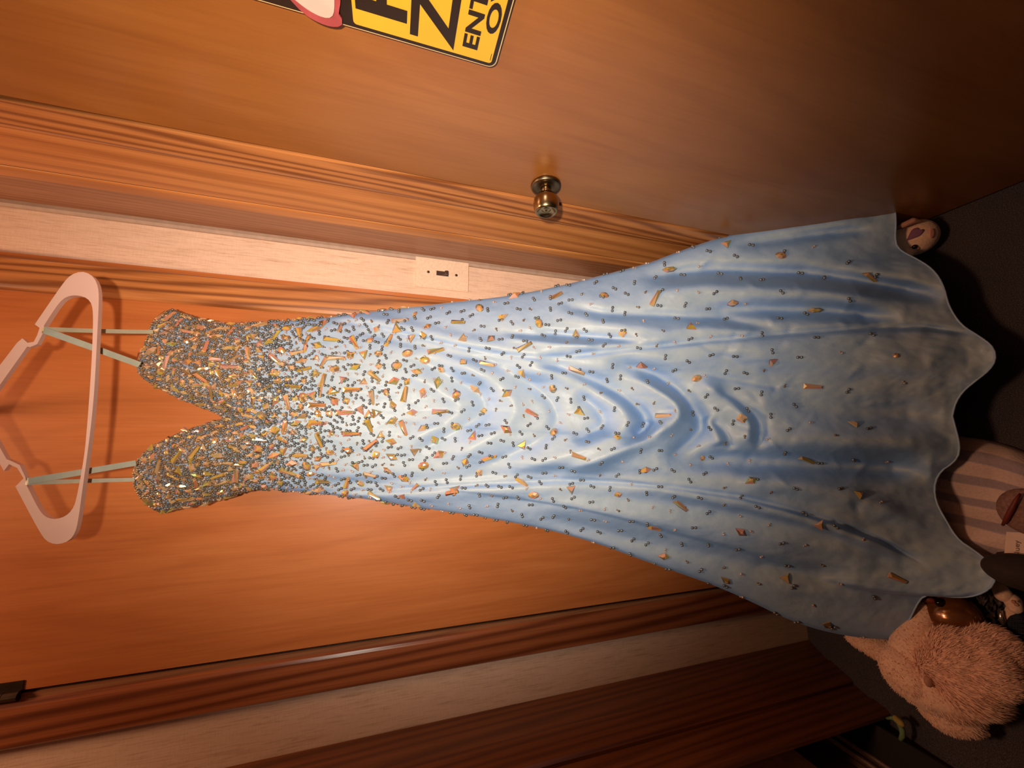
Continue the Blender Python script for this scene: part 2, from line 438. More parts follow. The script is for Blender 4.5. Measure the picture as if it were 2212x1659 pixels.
# left wall: casing of the open closet
X4 = XL
ys = [float(on_x(1612, y, X4)[1]) for y in (1414, 1475, 1540, 1591, 1640)]
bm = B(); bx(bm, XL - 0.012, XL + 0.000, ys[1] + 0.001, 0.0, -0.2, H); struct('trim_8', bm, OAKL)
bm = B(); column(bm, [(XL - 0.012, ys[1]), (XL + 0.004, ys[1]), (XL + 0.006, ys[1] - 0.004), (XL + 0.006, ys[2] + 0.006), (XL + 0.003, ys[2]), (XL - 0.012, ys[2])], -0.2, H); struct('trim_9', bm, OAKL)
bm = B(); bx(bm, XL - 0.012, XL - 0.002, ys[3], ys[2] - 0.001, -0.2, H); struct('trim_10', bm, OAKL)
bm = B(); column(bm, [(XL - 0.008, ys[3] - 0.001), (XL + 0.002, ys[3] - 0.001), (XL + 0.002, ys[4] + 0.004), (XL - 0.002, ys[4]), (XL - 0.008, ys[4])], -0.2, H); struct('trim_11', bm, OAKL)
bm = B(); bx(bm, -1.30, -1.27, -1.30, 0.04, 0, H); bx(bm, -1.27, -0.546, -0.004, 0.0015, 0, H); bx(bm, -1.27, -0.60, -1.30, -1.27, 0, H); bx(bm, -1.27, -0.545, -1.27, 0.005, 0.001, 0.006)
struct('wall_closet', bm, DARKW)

# ------------------------------------------------------------------ light switch
r0 = on_y(898.3, 553.4, 0); r1 = on_y(1010.6, 631.3, 0)
cx, cz = (r0[0] + r1[0]) / 2, (r0[2] + r1[2]) / 2
hw, hh = 0.0345, 0.0572
sw = thing('light_switch', 'wallpaper-covered switch plate with brown toggle beside the closet door', 'light switch', (cx, 0.002, cz))
b = B(); t = 0.0045
column(b, [(0, 0)] * 0 or [(cx - hw, 0.003), (cx - hw, -0.0012), (cx - hw + 0.003, -t), (cx + hw - 0.003, -t), (cx + hw, -0.0012), (cx + hw, 0.003)], cz - hh, cz + hh)
PLATE = plain('papered_plate', (0.82, 0.57, 0.42), 0.55, 0, 0.10, 260)
put('wall_plate', b, PLATE, sw)
b = B(); bx(b, cx - 0.0052, cx + 0.0052, -0.0051, -0.002, cz - 0.013, cz + 0.013); tg = put('toggle_slot', b, BROWNP, sw)
b = B()
prism(b, [(-0.0050, -0.006), (-0.0120, -0.0035), (-0.0150, -0.007), (-0.0145, -0.0105), (-0.0105, -0.0125), (-0.0050, 0.002)],
      lambda y, z: (cx - 0.0042, y, cz + z), lambda y, z: (cx + 0.0042, y, cz + z))
bevel_mod(put('toggle', b, BROWNP, sw), 0.001)
for dz in (-0.0302, 0.0302):
    b = B(); lathe(b, [(0.0040, 0.0030), (0.0052, 0.0029), (0.0058, 0.0020), (0.0059, 0.0002)], (cx, 0, cz + dz), (0, -1, 0), 14); put('screw', b, BRASSD, sw)

# ------------------------------------------------------------------ warning sign on the right door
XS = XD - 0.0025
s0 = on_x(1069, 144, XS); sy, sz = float(s0[1]), float(s0[2])
LH, LW = 0.262, 0.262                                        # height up, width to the right (towards -y)
sign = thing('door_sign', 'yellow and black printed sign hung on the right-hand door', 'sign', (XS, sy, sz))
def S(a, c, d=0.0): return (XS - d, sy - a, sz + c)          # a = right along the sign, c = up
def rrect(a0, a1, c0, c1, r, n=5):
    out = []
    for (ca, cc, st) in ((a1 - r, c0 + r, -90), (a1 - r, c1 - r, 0), (a0 + r, c1 - r, 90), (a0 + r, c0 + r, 180)):
        for q in range(n + 1):
            an = math.radians(st + 90 * q / n); out.append((ca + r * math.cos(an), cc + r * math.sin(an)))
    return out
def flat(bm, pts, d0, d1): prism(bm, pts, lambda a, c: S(a, c, d0), lambda a, c: S(a, c, d1))
b = B(); flat(b, rrect(0, LW, 0, LH, 0.008), -0.001, 0.0022); put('sign_board', b, SIGNEDGE, sign)
b = B(); flat(b, rrect(0.0011, LW - 0.0011, 0.0011, LH - 0.0011, 0.0072), 0.0022, 0.0025); put('black_border', b, BLACKI, sign)
b = B(); flat(b, rrect(0.0045, LW - 0.0045, 0.0052, 0.1352, 0.003), 0.0025, 0.0028); put('yellow_panel', b, YELLOW, sign)
def word(s, a0, c0, h, name, wscale=1.0, bold=0.03, width=None):
    v, f = text_mesh(s, bold)
    sc = h / v[:, 1].max()
    v = v * sc; v[:, 0] *= wscale if width is None else width / v[:, 0].max()
    b = B(); vs = [b.verts.new(S(a0 + p[0], c0 + p[1], 0.0030)) for p in v]
    vt = [b.verts.new(S(a0 + p[0], c0 + p[1], 0.0032)) for p in v]
    for q in f:
        try: b.faces.new([vt[i] for i in q])
        except ValueError: pass
    return put(name, b, BLACKI, sign)
word('PARTY', 0.0190, 0.0885, 0.044, 'lettering', width=0.215)
word('ZONE', 0.0070, 0.0435, 0.0425, 'lettering', width=0.205, bold=0.02)
word('ENTER AT YOUR', 0.0140, 0.0215, 0.0150, 'lettering', width=0.215)
word('OWN RISK', 0.0330, 0.0068, 0.0128, 'lettering', width=0.17)
b = B(); flat(b, [(0.0075, 0.0068), (0.0145, 0.0068), (0.0145, 0.0073), (0.0075, 0.0073)], 0.0028, 0.0030); put('fine_print', b, BLACKI, sign)
st = thing('sticker', 'rounded pink and white shape stuck over the black top of the yellow sign', 'sticker', S(0.02, 0.16, 0.0035))
def blobpts(pts, n=44): return [tuple(p) for p in smooth_line(pts + [pts[0]], n, 2)[:-1]]
b = B(); flat(b, blobpts([(0.012, 0.186), (0.001, 0.176), (-0.0035, 0.160), (-0.001, 0.147), (0.006, 0.143), (0.010, 0.148), (0.020, 0.144), (0.045, 0.142), (0.066, 0.150), (0.072, 0.170), (0.06, 0.19), (0.03, 0.196)]), 0.0035, 0.0050); put('rose_rim', b, ROSE, st)
b = B(); flat(b, blobpts([(0.014, 0.183), (0.007, 0.172), (0.004, 0.160), (0.007, 0.152), (0.018, 0.149), (0.045, 0.147), (0.062, 0.155), (0.066, 0.172), (0.055, 0.186), (0.03, 0.190)]), 0.0050, 0.0058); put('white_face', b, PINKW, st)

# ------------------------------------------------------------------ clothes hanger
YH = -0.130
def zp(zx, zy): return (zx / 2.37, 540 + zy / 2.37)          # reading scale of the close study
hg = thing('clothes_hanger', 'white plastic clothes hanger hooked over the orange closet door', 'hanger', on_y(*zp(-140, 793), YH))
def hpoly(b, pts, y0=-0.0038, y1=0.0038):
    q = [on_y(*zp(*p), YH) for p in pts]
    q2 = [(p[0], p[2]) for p in q]
    prism(b, q2, lambda x, z: (x, YH + y0, z), lambda x, z: (x, YH + y1, z))
OUT = [(190, 385), (330, 180), (370, 133), (430, 112), (485, 135), (511, 185), (517, 250), (507, 450), (492, 750), (467, 980), (432, 1230), (410, 1395),
       (392, 1455), (360, 1490), (305, 1505), (255, 1492), (220, 1450), (92, 1208)]
INN = [(148, 1200), (213, 1330), (245, 1365), (290, 1377), (340, 1365), (380, 1332), (402, 1280), (442, 1060), (457, 900), (475, 650), (485, 450), (487, 300),
       (468, 260), (430, 238), (370, 236), (320, 262), (236, 392)]
b = B(); hpoly(b, [tuple(q) for q in smooth_line(OUT, 90, 2)] + [tuple(q) for q in smooth_line(INN, 80, 2)])
hpoly(b, [(190, 385), (236, 392), (232, 425), (200, 485), (165, 500), (150, 497), (-140, 905), (-170, 830), (98, 478), (125, 455), (152, 478), (183, 473), (200, 440), (213, 402)], -0.0032, 0.0032)
hpoly(b, [(92, 1208), (148, 1200), (140, 1160), (112, 1100), (70, 1080), (45, 1070), (-140, 740), (-175, 820), (-20, 1040), (32, 1130), (58, 1096), (100, 1115), (132, 1168)], -0.0032, 0.0032)
bevel_mod(put('hanger_frame', b, PLASTIC, hg), 0.0028, 3)
b = B()
nk = on_y(*zp(-140, 815), YH)
pts = [Vector((nk[0], YH, nk[2] - 0.01)), Vector((nk[0], YH, nk[2] + 0.075))]
for q in range(0, 13):
    an = math.radians(180 - q * 17)
    pts.append(Vector((nk[0], YH + 0.022 + 0.022 * math.cos(an), nk[2] + 0.095 + 0.024 * math.sin(an))))
tube(b, pts, 0.0034, 10); put('hook', b, PLASTIC, hg, True)
pg = thing('wall_peg', 'small brass peg on the closet door that carries the hanger', 'peg', (nk[0], -0.004, nk[2] + 0.1105))
b = B(); tube(b, [(nk[0], -0.0045, nk[2] + 0.1105), (nk[0], -0.122, nk[2] + 0.1105)], 0.0045, 12); put('peg_rod', b, BRASSD, pg)
b = B(); lathe(b, [(0, 0.014), (0.003, 0.013), (0.004, 0.006)], (nk[0], -0.0042, nk[2] + 0.1105), (0, -1, 0), 20); put('peg_plate', b, BRASSD, pg)

# ------------------------------------------------------------------ the gown
TOP = [(372, 669), (352, 679), (328, 700), (324, 718), (313, 750), (300, 775), (296, 792), (306, 812), (330, 830), (361, 846), (400, 864), (440, 880), (470, 892), (488, 903),
       (470, 911), (437, 920), (391, 935), (340, 959), (312, 980), (296, 998), (289, 1026), (292, 1053), (316, 1089), (349, 1107)]
RIGHT = [(372, 669), (394, 679), (449, 694), (491, 701), (540, 699), (596, 694), (693, 688), (747, 680), (837, 669), (913, 661), (992, 651), (1087, 641), (1166, 627), (1245, 609),
         (1325, 588), (1400, 569), (1451, 549), (1500, 531), (1564, 510), (1630, 490), (1712, 468), (1795, 446), (1870, 425), (1908, 417)]
LEFT = [(349, 1107), (380, 1100), (431, 1089), (491, 1074), (530, 1060), (570, 1055), (642, 1062), (732, 1071), (823, 1083), (900, 1096), (1000, 1110), (1100, 1127), (1200, 1148), (1300, 1177),
        (1382, 1208), (1465, 1237), (1547, 1266), (1622, 1299), (1690, 1333), (1754, 1357), (1828, 1374), (1898, 1381), (1925, 1381)]
HEM = [(1908, 417), (1922, 420), (1931, 436), (1936, 475), (1933, 522), (1943, 541), (1980, 559), (2017, 582), (2040, 620), (2048, 660), (2075, 702), (2108, 722), (2145, 747), (2152, 776), (2137, 800),
       (2104, 825), (2079, 846), (2063, 871), (2057, 899),
       (2064, 925), (2073, 960), (2071, 985), (2055, 1003), (2034, 1015), (2020, 1038), (2018, 1065), (2024, 1090), (2038, 1115), (2067, 1165), (2104, 1188), (2138, 1216), (2152, 1245), (2142, 1270), (2108, 1288),
       (2063, 1291), (2010, 1284), (1992, 1288), (1978, 1310), (1956, 1357), (1942, 1376), (1925, 1381)]
NU, NV = 201, 301
def half(pts, mid, n):
    i = pts.index(mid)
    h = (n + 1) // 2
    a = smooth_line(pts[:i + 1], h, 2); c = smooth_line(pts[i:], n - h + 1, 2)
    return np.vstack([a, c[1:]])
T = half(TOP, (488, 903), NU); Hm = half(HEM, (2057, 899), NU)
R = smooth_line(RIGHT, NV, 2); L = smooth_line(LEFT, NV, 2)
T[0] = R[0]; T[-1] = L[0]; Hm[0] = R[-1]; Hm[-1] = L[-1]
u = np.linspace(0, 1, NU)[None, :, None]; v = np.linspace(0, 1, NV)[:, None, None]
PX = (1 - v) * T[None] + v * Hm[None] + (1 - u) * R[:, None] + u * L[:, None] \
     - ((1 - u) * (1 - v) * T[0] + u * (1 - v) * T[-1] + (1 - u) * v * Hm[0] + u * v * Hm[-1])
u2 = u[..., 0]; v2 = v[..., 0]
ZHEM = 0.085
hemY = np.array([on_z(p[0], p[1], ZHEM)[1] for p in Hm])
Xp, Yp = PX[..., 0], PX[..., 1]
# bodice depth: bust cups, nipped waist
side = -0.045 - 0.01 * np.sin(np.pi * np.clip(v2 / 0.25, 0, 1))
bulge = np.sin(np.pi * np.clip(u2, 0, 1)) ** 0.55
cups = np.exp(-((u2 - 0.24) / 0.15) ** 2) + np.exp(-((u2 - 0.77) / 0.15) ** 2)
prof = np.interp(v2, [0, 0.05, 0.12, 0.2, 0.3, 0.45, 0.6, 1], [0.030, 0.045, 0.058, 0.058, 0.060, 0.078, 0.10, 0.10])
bod = side - prof * bulge - 0.028 * cups * np.exp(-((v2 - 0.06) / 0.07) ** 2) * np.sin(np.pi * u2) ** 0.3
wgt = np.clip((v2 - 0.16) / 0.84, 0, 1); wgt = wgt ** 1.55
hem_smooth = np.interp(u2, [0, 0.25, 0.5, 0.75, 1], [hemY[0] + 0.01, -0.475, -0.455, -0.43, hemY[-1] + 0.0])
lob = np.clip((v2 - 0.45) / 0.55, 0, 1) ** 1.5
base = (1 - wgt) * bod + wgt * (hem_smooth * (1 - lob) + hemY[None, :] * lob)
D = np.zeros_like(Xp)                                        # + = towards the room
def curve_y(x, pts): return np.interp(x, [p[0] for p in pts], [p[1] for p in pts])
def fade(x, a, b, c, d): return np.clip((x - a) / (b - a), 0, 1) * np.clip((d - x) / (d - c), 0, 1)
def fold(pts, amp, wd, off=0.0, x0=None, x1=None, ramp_len=80):
    y = curve_y(Xp, pts); a = pts[0][0] if x0 is None else x0; c = pts[-1][0] if x1 is None else x1
    return amp * np.exp(-((Yp - y - off) / wd) ** 2) * fade(Xp, a, a + ramp_len, c - ramp_len, c)
# swags that hang between the hips, drawn as single folds
def crease(pts, amp, wd, taper=0.18):
    """a ridge (amp > 0) or valley along a line of photo points, fading at both ends"""
    global D
    q = smooth_line(pts, 40, 2); best = np.full(Xp.shape, 1e9); tt = np.zeros(Xp.shape)
    x0, x1 = q[:, 0].min() - 3 * wd, q[:, 0].max() + 3 * wd
    msk = (Xp > x0) & (Xp < x1) & (Yp > q[:, 1].min() - 3 * wd) & (Yp < q[:, 1].max() + 3 * wd)
    xs, ysn = Xp[msk], Yp[msk]; bb = np.full(xs.shape, 1e9); bt_ = np.zeros(xs.shape)
    for i in range(len(q) - 1):
        a_, c_ = q[i], q[i + 1]; d_ = c_ - a_; L2 = d_ @ d_ + 1e-9
        t_ = np.clip(((xs - a_[0]) * d_[0] + (ysn - a_[1]) * d_[1]) / L2, 0, 1)
        dd = (xs - a_[0] - t_ * d_[0]) ** 2 + (ysn - a_[1] - t_ * d_[1]) ** 2
        m_ = dd < bb; bb[m_] = dd[m_]; bt_[m_] = (i + t_[m_]) / (len(q) - 1)
    fd = np.clip(bt_ / taper, 0, 1) * np.clip((1 - bt_) / taper, 0, 1); fd = fd * fd * (3 - 2 * fd)
    D[msk] += amp * 1.5e-3 * np.exp(-(bb / wd ** 2) ** 0.85) * fd
for pts_, am, wd in (
    ([(880, 770), (1015, 830), (1058, 872), (1020, 917), (930, 960), (880, 985)], -8, 19),
    ([(860, 800), (960, 850), (1000, 880), (960, 915), (860, 965)], 6, 22),
    ([(940, 762), (1060, 818), (1125, 880), (1080, 935), (960, 1000)], 8, 24),
    ([(1000, 765), (1100, 800), (1180, 850), (1205, 895), (1200, 925), (1154, 958), (1087, 990), (1000, 1022)], -7, 16),
    ([(1060, 762), (1135, 782), (1261, 826), (1338, 868), (1362, 915), (1320, 950), (1200, 995), (1060, 1030)], 11, 26),
    ([(1240, 845), (1290, 880), (1308, 914), (1280, 935), (1230, 955)], -8, 14),
    ([(1150, 775), (1268, 812), (1356, 862), (1398, 900), (1390, 935), (1330, 960)], -12, 17),
    ([(1330, 800), (1442, 850), (1478, 889), (1436, 927), (1325, 984), (1200, 1025)], 14, 19),
    ([(1300, 776), (1400, 800), (1445, 828), (1486, 866), (1523, 918), (1486, 960), (1420, 1000)], -13, 19),
    ([(1400, 905), (1400, 925), (1370, 945)], -5, 10),
    ([(1500, 820), (1560, 850), (1606, 890), (1622, 925), (1610, 960)], 8, 17),
    ([(1540, 835), (1600, 870), (1640, 905), (1645, 945), (1628, 980)], -9, 15),
    ([(1520, 900), (1545, 930), (1555, 965)], 5, 14),
    ([(1535, 905), (1575, 940), (1580, 975)], -5, 10),
    ([(1080, 730), (1200, 742), (1290, 748), (1300, 757)], 6, 10),
    ([(1150, 715), (1290, 728), (1400, 735)], -6, 9),
    ([(1255, 560), (1400, 690), (1300, 690)], 0, 10),
): crease(pts_, am, wd)
# short crossing creases on the lower skirt
for _ in range(46):
    x_, y_ = rng.uniform(1420, 1900), rng.uniform(520, 1180)
    an_ = rng.choice([rng.uniform(0.5, 1.1), rng.uniform(-1.1, -0.5), rng.uniform(-0.2, 0.2)]); ln_ = rng.uniform(18, 55)
    dx_, dy_ = math.cos(an_) * ln_, math.sin(an_) * ln_
    crease([(x_ - dx_, y_ - dy_), (x_ + rng.uniform(-6, 6), y_ + rng.uniform(-6, 6)), (x_ + dx_, y_ + dy_)], rng.choice([-1, 1]) * rng.uniform(0.7, 1.4), rng.uniform(5, 8), 0.4)
# princess seams and the long folds that run to the hem
SEAM_R = [(700, 690), (780, 700), (850, 716), (930, 735), (1000, 752), (1090, 767), (1160, 773), (1230, 769), (1330, 757), (1450, 744), (1620, 727), (1800, 712), (1990, 705), (2100, 720)]
SEAM_L = [(600, 1064), (760, 1062), (880, 1056), (1050, 1046), (1200, 1037), (1320, 1041), (1450, 1052), (1600, 1073), (1700, 1098), (1800, 1126), (1900, 1165), (2000, 1220)]
D += fold(SEAM_R, -0.005, 6) + fold(SEAM_R, 0.007, 14, -17, 720, 1500) + fold(SEAM_R, -0.006, 12, 16, 720, 1250) + fold(SEAM_R, 0.004, 20, 24, 1200, 2050)
D += fold(SEAM_L, -0.005, 6) + fold(SEAM_L, 0.007, 15, 16, 640, 1950) + fold(SEAM_L, -0.006, 14, -18, 640, 1500)
D += fold([(1200, 655), (1300, 676), (1450, 682), (1560, 690), (1690, 712)], -0.008, 11)
D += fold([(1200, 680), (1300, 700), (1420, 712), (1560, 712), (1660, 716)], 0.006, 13)
D += fold([(1050, 715), (1200, 728), (1330, 735), (1420, 742)], -0.005, 8)
D += fold([(1380, 600), (1547, 583), (1733, 590), (1877, 611), (2040, 640)], -0.018, 17)
D += fold([(1380, 640), (1520, 622), (1700, 628), (1920, 645)], 0.010, 22)
D += fold([(1480, 676), (1650, 668), (1800, 672), (1950, 690)], -0.015, 17)
D += fold([(1560, 770), (1700, 780), (1850, 785), (2090, 776)], 0.012, 34)
D += fold([(1650, 860), (1800, 880), (2040, 895)], -0.010, 30)
D += fold([(1450, 545), (1600, 520), (1750, 490), (1900, 470)], 0.006, 18)
D += fold([(1560, 520), (1700, 500), (1800, 488), (1900, 480)], -0.009, 12, 12)
D += fold([(1440, 1000), (1564, 992), (1700, 1000), (1850, 1006), (2010, 1012)], -0.024, 26)
D += fold([(1560, 1040), (1700, 1046), (1850, 1075), (2000, 1130)], 0.008, 22)
D += fold([(1500, 960), (1650, 950), (1800, 950), (2050, 960)], 0.008, 26)
D += fold([(1150, 1085), (1300, 1105), (1500, 1130), (1750, 1170), (1900, 1210)], 0.008, 26)
D += fold([(1150, 1120), (1350, 1160), (1600, 1215), (1850, 1250)], -0.009, 22)
D += fold([(1560, 905), (1620, 925), (1690, 950)], -0.004, 9)
D += fold([(1480, 800), (1640, 830), (1760, 850)], -0.003, 8)
# fine crumple, stronger down the skirt
nz = np.array([[noise.fractal(Vector((x * 0.012, y * 0.020, 0.3)), 1.0, 2.0, 4) for x, y in zip(rx, ry)] for rx, ry in zip(Xp[::1, ::1], Yp[::1, ::1])])
D += nz * 0.0022 * np.clip((Xp - 620) / 500, 0, 1)
edge = np.clip(np.minimum(u2, 1 - u2) / 0.05, 0, 1) * np.ones_like(D)
D *= edge * 0.9 + 0.1
FY = base - D
RAY = np.stack([829.5 - Yp, Xp - 1106.0, np.full_like(Xp, FPX)], -1)
RW = np.stack([RAY @ _dx, RAY @ _dy, RAY @ _dz], -1)
FRONT = CAM + RW * ((FY - CAM[1]) / RW[..., 1])[..., None]
BACK = FRONT.copy()
sd = FRONT[:, :1, 1] * (1 - u2) + FRONT[:, -1:, 1] * u2
tgt = np.interp(v2, [0, 0.3, 1], [-0.022, -0.022, -0.08]) * np.ones_like(sd)
mixb = np.sin(np.pi * u2) ** 0.6
BACK[..., 1] = sd * (1 - mixb) + np.maximum(tgt, sd) * mixb

gown = thing('evening_gown', 'long pale blue satin strapless gown covered in amber stones, hanging on the white hanger', 'dress', (0.05, -0.05, 0.0))
GL = np.array([0.05, -0.05, 0.0])
def grid_normals(P):
    du = np.gradient(P, axis=1); dv = np.gradient(P, axis=0)
    n = np.cross(du, dv); n /= np.linalg.norm(n, axis=-1, keepdims=True) + 1e-12
    return n
FN = grid_normals(FRONT)
if FN[..., 1].mean() > 0: FN = -FN
fidx = np.arange(NU * NV).reshape(NV, NU)
FQ = np.stack([fidx[:-1, :-1], fidx[:-1, 1:], fidx[1:, 1:], fidx[1:, :-1]], -1).reshape(-1, 4)
qx = Xp[:-1, :-1].reshape(-1); qy = Yp[:-1, :-1].reshape(-1)
def sub_mesh(name, P, N, quads, mat, parent):
    used = np.unique(quads); remap = -np.ones(NU * NV, int); remap[used] = np.arange(len(used))
    V = P.reshape(-1, 3)[used] - GL
    me = bpy.data.meshes.new(name); me.from_pydata(V.tolist(), [], remap[quads].tolist()); me.update()
    me.polygons.foreach_set('use_smooth', [True] * len(me.polygons))
    if N is not None: me.normals_split_custom_set_from_vertices(N.reshape(-1, 3)[used].tolist())
    me.materials.append(mat)
    o = bpy.data.objects.new(name, me); COL.objects.link(o); o.parent = parent
    return o
isR = (qy < curve_y(qx, SEAM_R)) & (qx > 735); isL = (qy > curve_y(qx, SEAM_L)) & (qx > 640)
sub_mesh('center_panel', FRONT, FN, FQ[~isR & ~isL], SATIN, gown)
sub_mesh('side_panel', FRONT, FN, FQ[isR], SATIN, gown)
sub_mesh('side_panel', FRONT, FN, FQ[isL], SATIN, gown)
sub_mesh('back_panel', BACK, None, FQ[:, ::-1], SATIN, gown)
b = B(); tube(b, [tuple(p) for p in FRONT[-1, ::2]], 0.0013, 8); put('hem', b, SATIN, gown, True)
b = B(); tube(b, [tuple(p) for p in FRONT[0, ::2]], 0.0016, 8); put('neckline_edge', b, BEAD, gown, True)

# hanger loops
def ribbon(path, wdt, mat, name='hanger_loop'):
    path = [Vector(p) for p in path]; b = B(); rows = []
    for i, p in enumerate(path):
        d = (path[min(i + 1, len(path) - 1)] - path[max(0, i - 1)]).normalized()
        s = d.cross(Vector((0, -1, 0))).normalized() * (wdt / 2); n = Vector((0, -0.0005, 0))
        rows.append([b.verts.new(q) for q in (p - s - n, p + s - n, p + s + n, p - s + n)])
    for a, c in zip(rows, rows[1:]):
        for k2 in range(4): b.faces.new((a[k2], a[(k2 + 1) % 4], c[(k2 + 1) % 4], c[k2]))
    b.faces.new(rows[0]); b.faces.new(rows[-1])
    return put(name, b, mat, gown)
def strand(p0, p1, y0, y1, wdt, mat):
    a = on_y(*p0, y0); c = on_y(*p1, y1)
    q = [tuple(a * (1 - t) + c * t + np.array([0, 0.003 * math.sin(math.pi * t), 0])) for t in np.linspace(0, 1, 9)]
    hk = on_y(p0[0] - 4, p0[1], YH + 0.0)
    q = [(a[0], YH + 0.006, a[2] - 0.002), (hk[0], YH, hk[2] + 0.002)] + q
    return ribbon(q, wdt, mat)
strand((95, 711), (331, 717), YH - 0.006, -0.075, 0.0062, RIBBON2)
strand((97, 714), (302, 788), YH - 0.007, -0.098, 0.0085, RIBBON)
strand((62, 1039), (294, 1000), YH - 0.007, -0.098, 0.0080, RIBBON)
strand((60, 1043), (291, 1036), YH - 0.006, -0.085, 0.0055, RIBBON2)

# ---- stones
kd = kdtree.KDTree(NU * NV)
fp = FRONT.reshape(-1, 3); fn = FN.reshape(-1, 3); pxf = PX.reshape(-1, 2)
for i, p in enumerate(pxf): kd.insert((p[0], p[1], 0), i)
kd.balance()
def surf(px, py):
    r = kd.find_n((px, py, 0), 4)
    wts = [1 / (q[2] + 0.5) for q in r]; s = sum(wts)
    p = sum((fp[q[1]] * t for q, t in zip(r, wts)), np.zeros(3)) / s
    n = sum((fn[q[1]] * t for q, t in zip(r, wts)), np.zeros(3)); return p, n / np.linalg.norm(n), r[0][2]
def faceted(out, h0=0.10, h1=0.34, table=0.45, ridge=None):
    """low base ring, girdle, sloped facets, table with a raised centre"""
    n = len(out); vs = [(x, y, 0.0) for x, y in out] + [(x, y, h0) for x, y in out]
    fs = [(i, (i + 1) % n, n + (i + 1) % n, n + i) for i in range(n)]
    if ridge is None:
        vs += [(x * table, y * table, h1) for x, y in out]
        fs += [(n + i, n + (i + 1) % n, 2 * n + (i + 1) % n, 2 * n + i) for i in range(n)]
        c = len(vs); vs.append((0.02, 0.03, h1 * 1.12)); fs += [(2 * n + i, 2 * n + (i + 1) % n, c) for i in range(n)]
    else:
        (ax, ay), (bx_, by) = ridge
        vs += [(ax, ay, h1), (bx_, by, h1)]
        for i in range(n):
            j = (i + 1) % n
            mi, mj = out[i], out[j]
            ei = 2 * n if abs(mi[0] - ax) + 0.2 * abs(mi[1] - ay) <= abs(mi[0] - bx_) + 0.2 * abs(mi[1] - by) else 2 * n + 1
            ej = 2 * n if abs(mj[0] - ax) + 0.2 * abs(mj[1] - ay) <= abs(mj[0] - bx_) + 0.2 * abs(mj[1] - by) else 2 * n + 1
            if ei == ej: fs.append((n + i, n + j, ei))
            else: fs.append((n + i, n + j, ej, ei))
    return vs, fs
def ngon(n, rx, ry, ph=0.0): return [(rx * math.cos(2 * math.pi * i / n + ph), ry * math.sin(2 * math.pi * i / n + ph)) for i in range(n)]
SH = {
    'b': (faceted([(-1, -0.34), (1, -0.20), (1, 0.20), (-1, 0.34)], 0.14, 0.34, ridge=((-0.72, 0), (0.75, 0))), 16.0),
    'k': (faceted([(-1.0, 0), (0.15, -0.62), (1.0, 0), (0.15, 0.62)], 0.14, 0.52, 0.36), 12.5),
    'o': (faceted(ngon(9, 1.0, 0.72), 0.16, 0.50, 0.52), 10.5),
    'r': (faceted(ngon(9, 0.9, 0.9), 0.18, 0.55, 0.5), 8.0),
    't': (faceted([(-0.8, -0.85), (0.95, 0.0), (-0.8, 0.85)], 0.15, 0.50, 0.38), 11.0),
    's': (faceted([(-0.6, -0.85), (0.6, -0.85), (0.85, -0.6), (0.85, 0.6), (0.6, 0.85), (-0.6, 0.85), (-0.85, 0.6), (-0.85, -0.6)], 0.16, 0.5, 0.5), 9.5),
    'm': (faceted([(-1.15, 0), (-0.5, -0.36), (0.5, -0.36), (1.15, 0), (0.5, 0.36), (-0.5, 0.36)], 0.14, 0.42, 0.5), 13.0),
}
GM = {}
for kk, ((vs, fs), _) in SH.items():
    for ci in range(6):
        me = bpy.data.meshes.new('stone'); me.from_pydata(vs, [], fs); me.update(); me.materials.append(GEMS[ci]); GM[kk, ci] = me
stones = []                                                   # (px, py, kind, angle)
Z2 = lambda x, y: (850 + x / 3.16, 550 + y / 3.16)
Z6 = lambda x, y: (1300 + x / 2.4254, 380 + y / 2.4254)
Z7 = lambda x, y: (1300 + x / 2.4254, 800 + y / 2.4254)
Z1 = lambda x, y: (280 + x / 3.318, 640 + y / 3.318)
def add(f, txt):
    for e in txt.split(';'):
        q = e.split(',')
        x, y = f(float(q[0]), float(q[1]))
        stones.append((x, y, q[2].strip(), float(q[3]) if len(q) > 3 else None))
add(Z2, '45,450,b,0;440,465,b,20;290,655,b,-5;635,750,b,20;75,950,b,-75;895,632,b,-15;1105,287,b,-15;1785,300,b,-55;320,1073,b,5;940,1080,b,30;1250,790,b,5;1840,1100,b,30;70,1190,b,60;655,1385,b,-25;1265,1375,b,8;875,1550,b,40;400,1625,b,-25')
add(Z2, '587,367,o,70;993,467,o,80;1437,280,o,20;212,720,o,0;430,955,o,-50;1090,915,o,80;20,758,o,0;205,1440,o,-15;425,1172,o,10;1095,1213,o,85;2070,845,o,-20;2108,1390,r;955,1640,o,-30')
add(Z2, '665,577,k,-50;475,738,k,60;200,940,k,-70;303,875,k,-80;560,915,k,40;770,950,k,-35;125,1080,k,0;200,1187,k,-40;280,1262,k,60;765,1193,k,40;320,1365,k,-30;490,1415,k,-75;70,1525,k,10;205,550,k,-85;825,288,k,-30;1715,1468,k,-30')
add(Z2, '750,428,t,-20;880,812,t,70;2028,490,t,-90;1275,1078,t,40;548,1235,t,-80;885,1308,t,60;140,1350,t,90;1215,1605,t,80;1700,755,t,-15;425,1600,t,-40;1245,540,t,-90;475,568,t,-90;120,575,t,90;20,500,t,-90')
add(Z2, '235,490,s;325,785,s;1565,535,s;1530,1245,s;620,1068,s;585,1487,s;1530,1635,s;155,800,k,20;95,675,o,-10;1880,100,m,-8')
add(Z6, '655,360,t,85;935,418,o,30;685,667,s,10;1118,703,m,5;1118,228,o,0;1410,527,b,4;887,978,t,85;1105,1102,b,0;1540,943,r;1318,1303,k,35;735,1270,s,10;1072,1488,b,12')
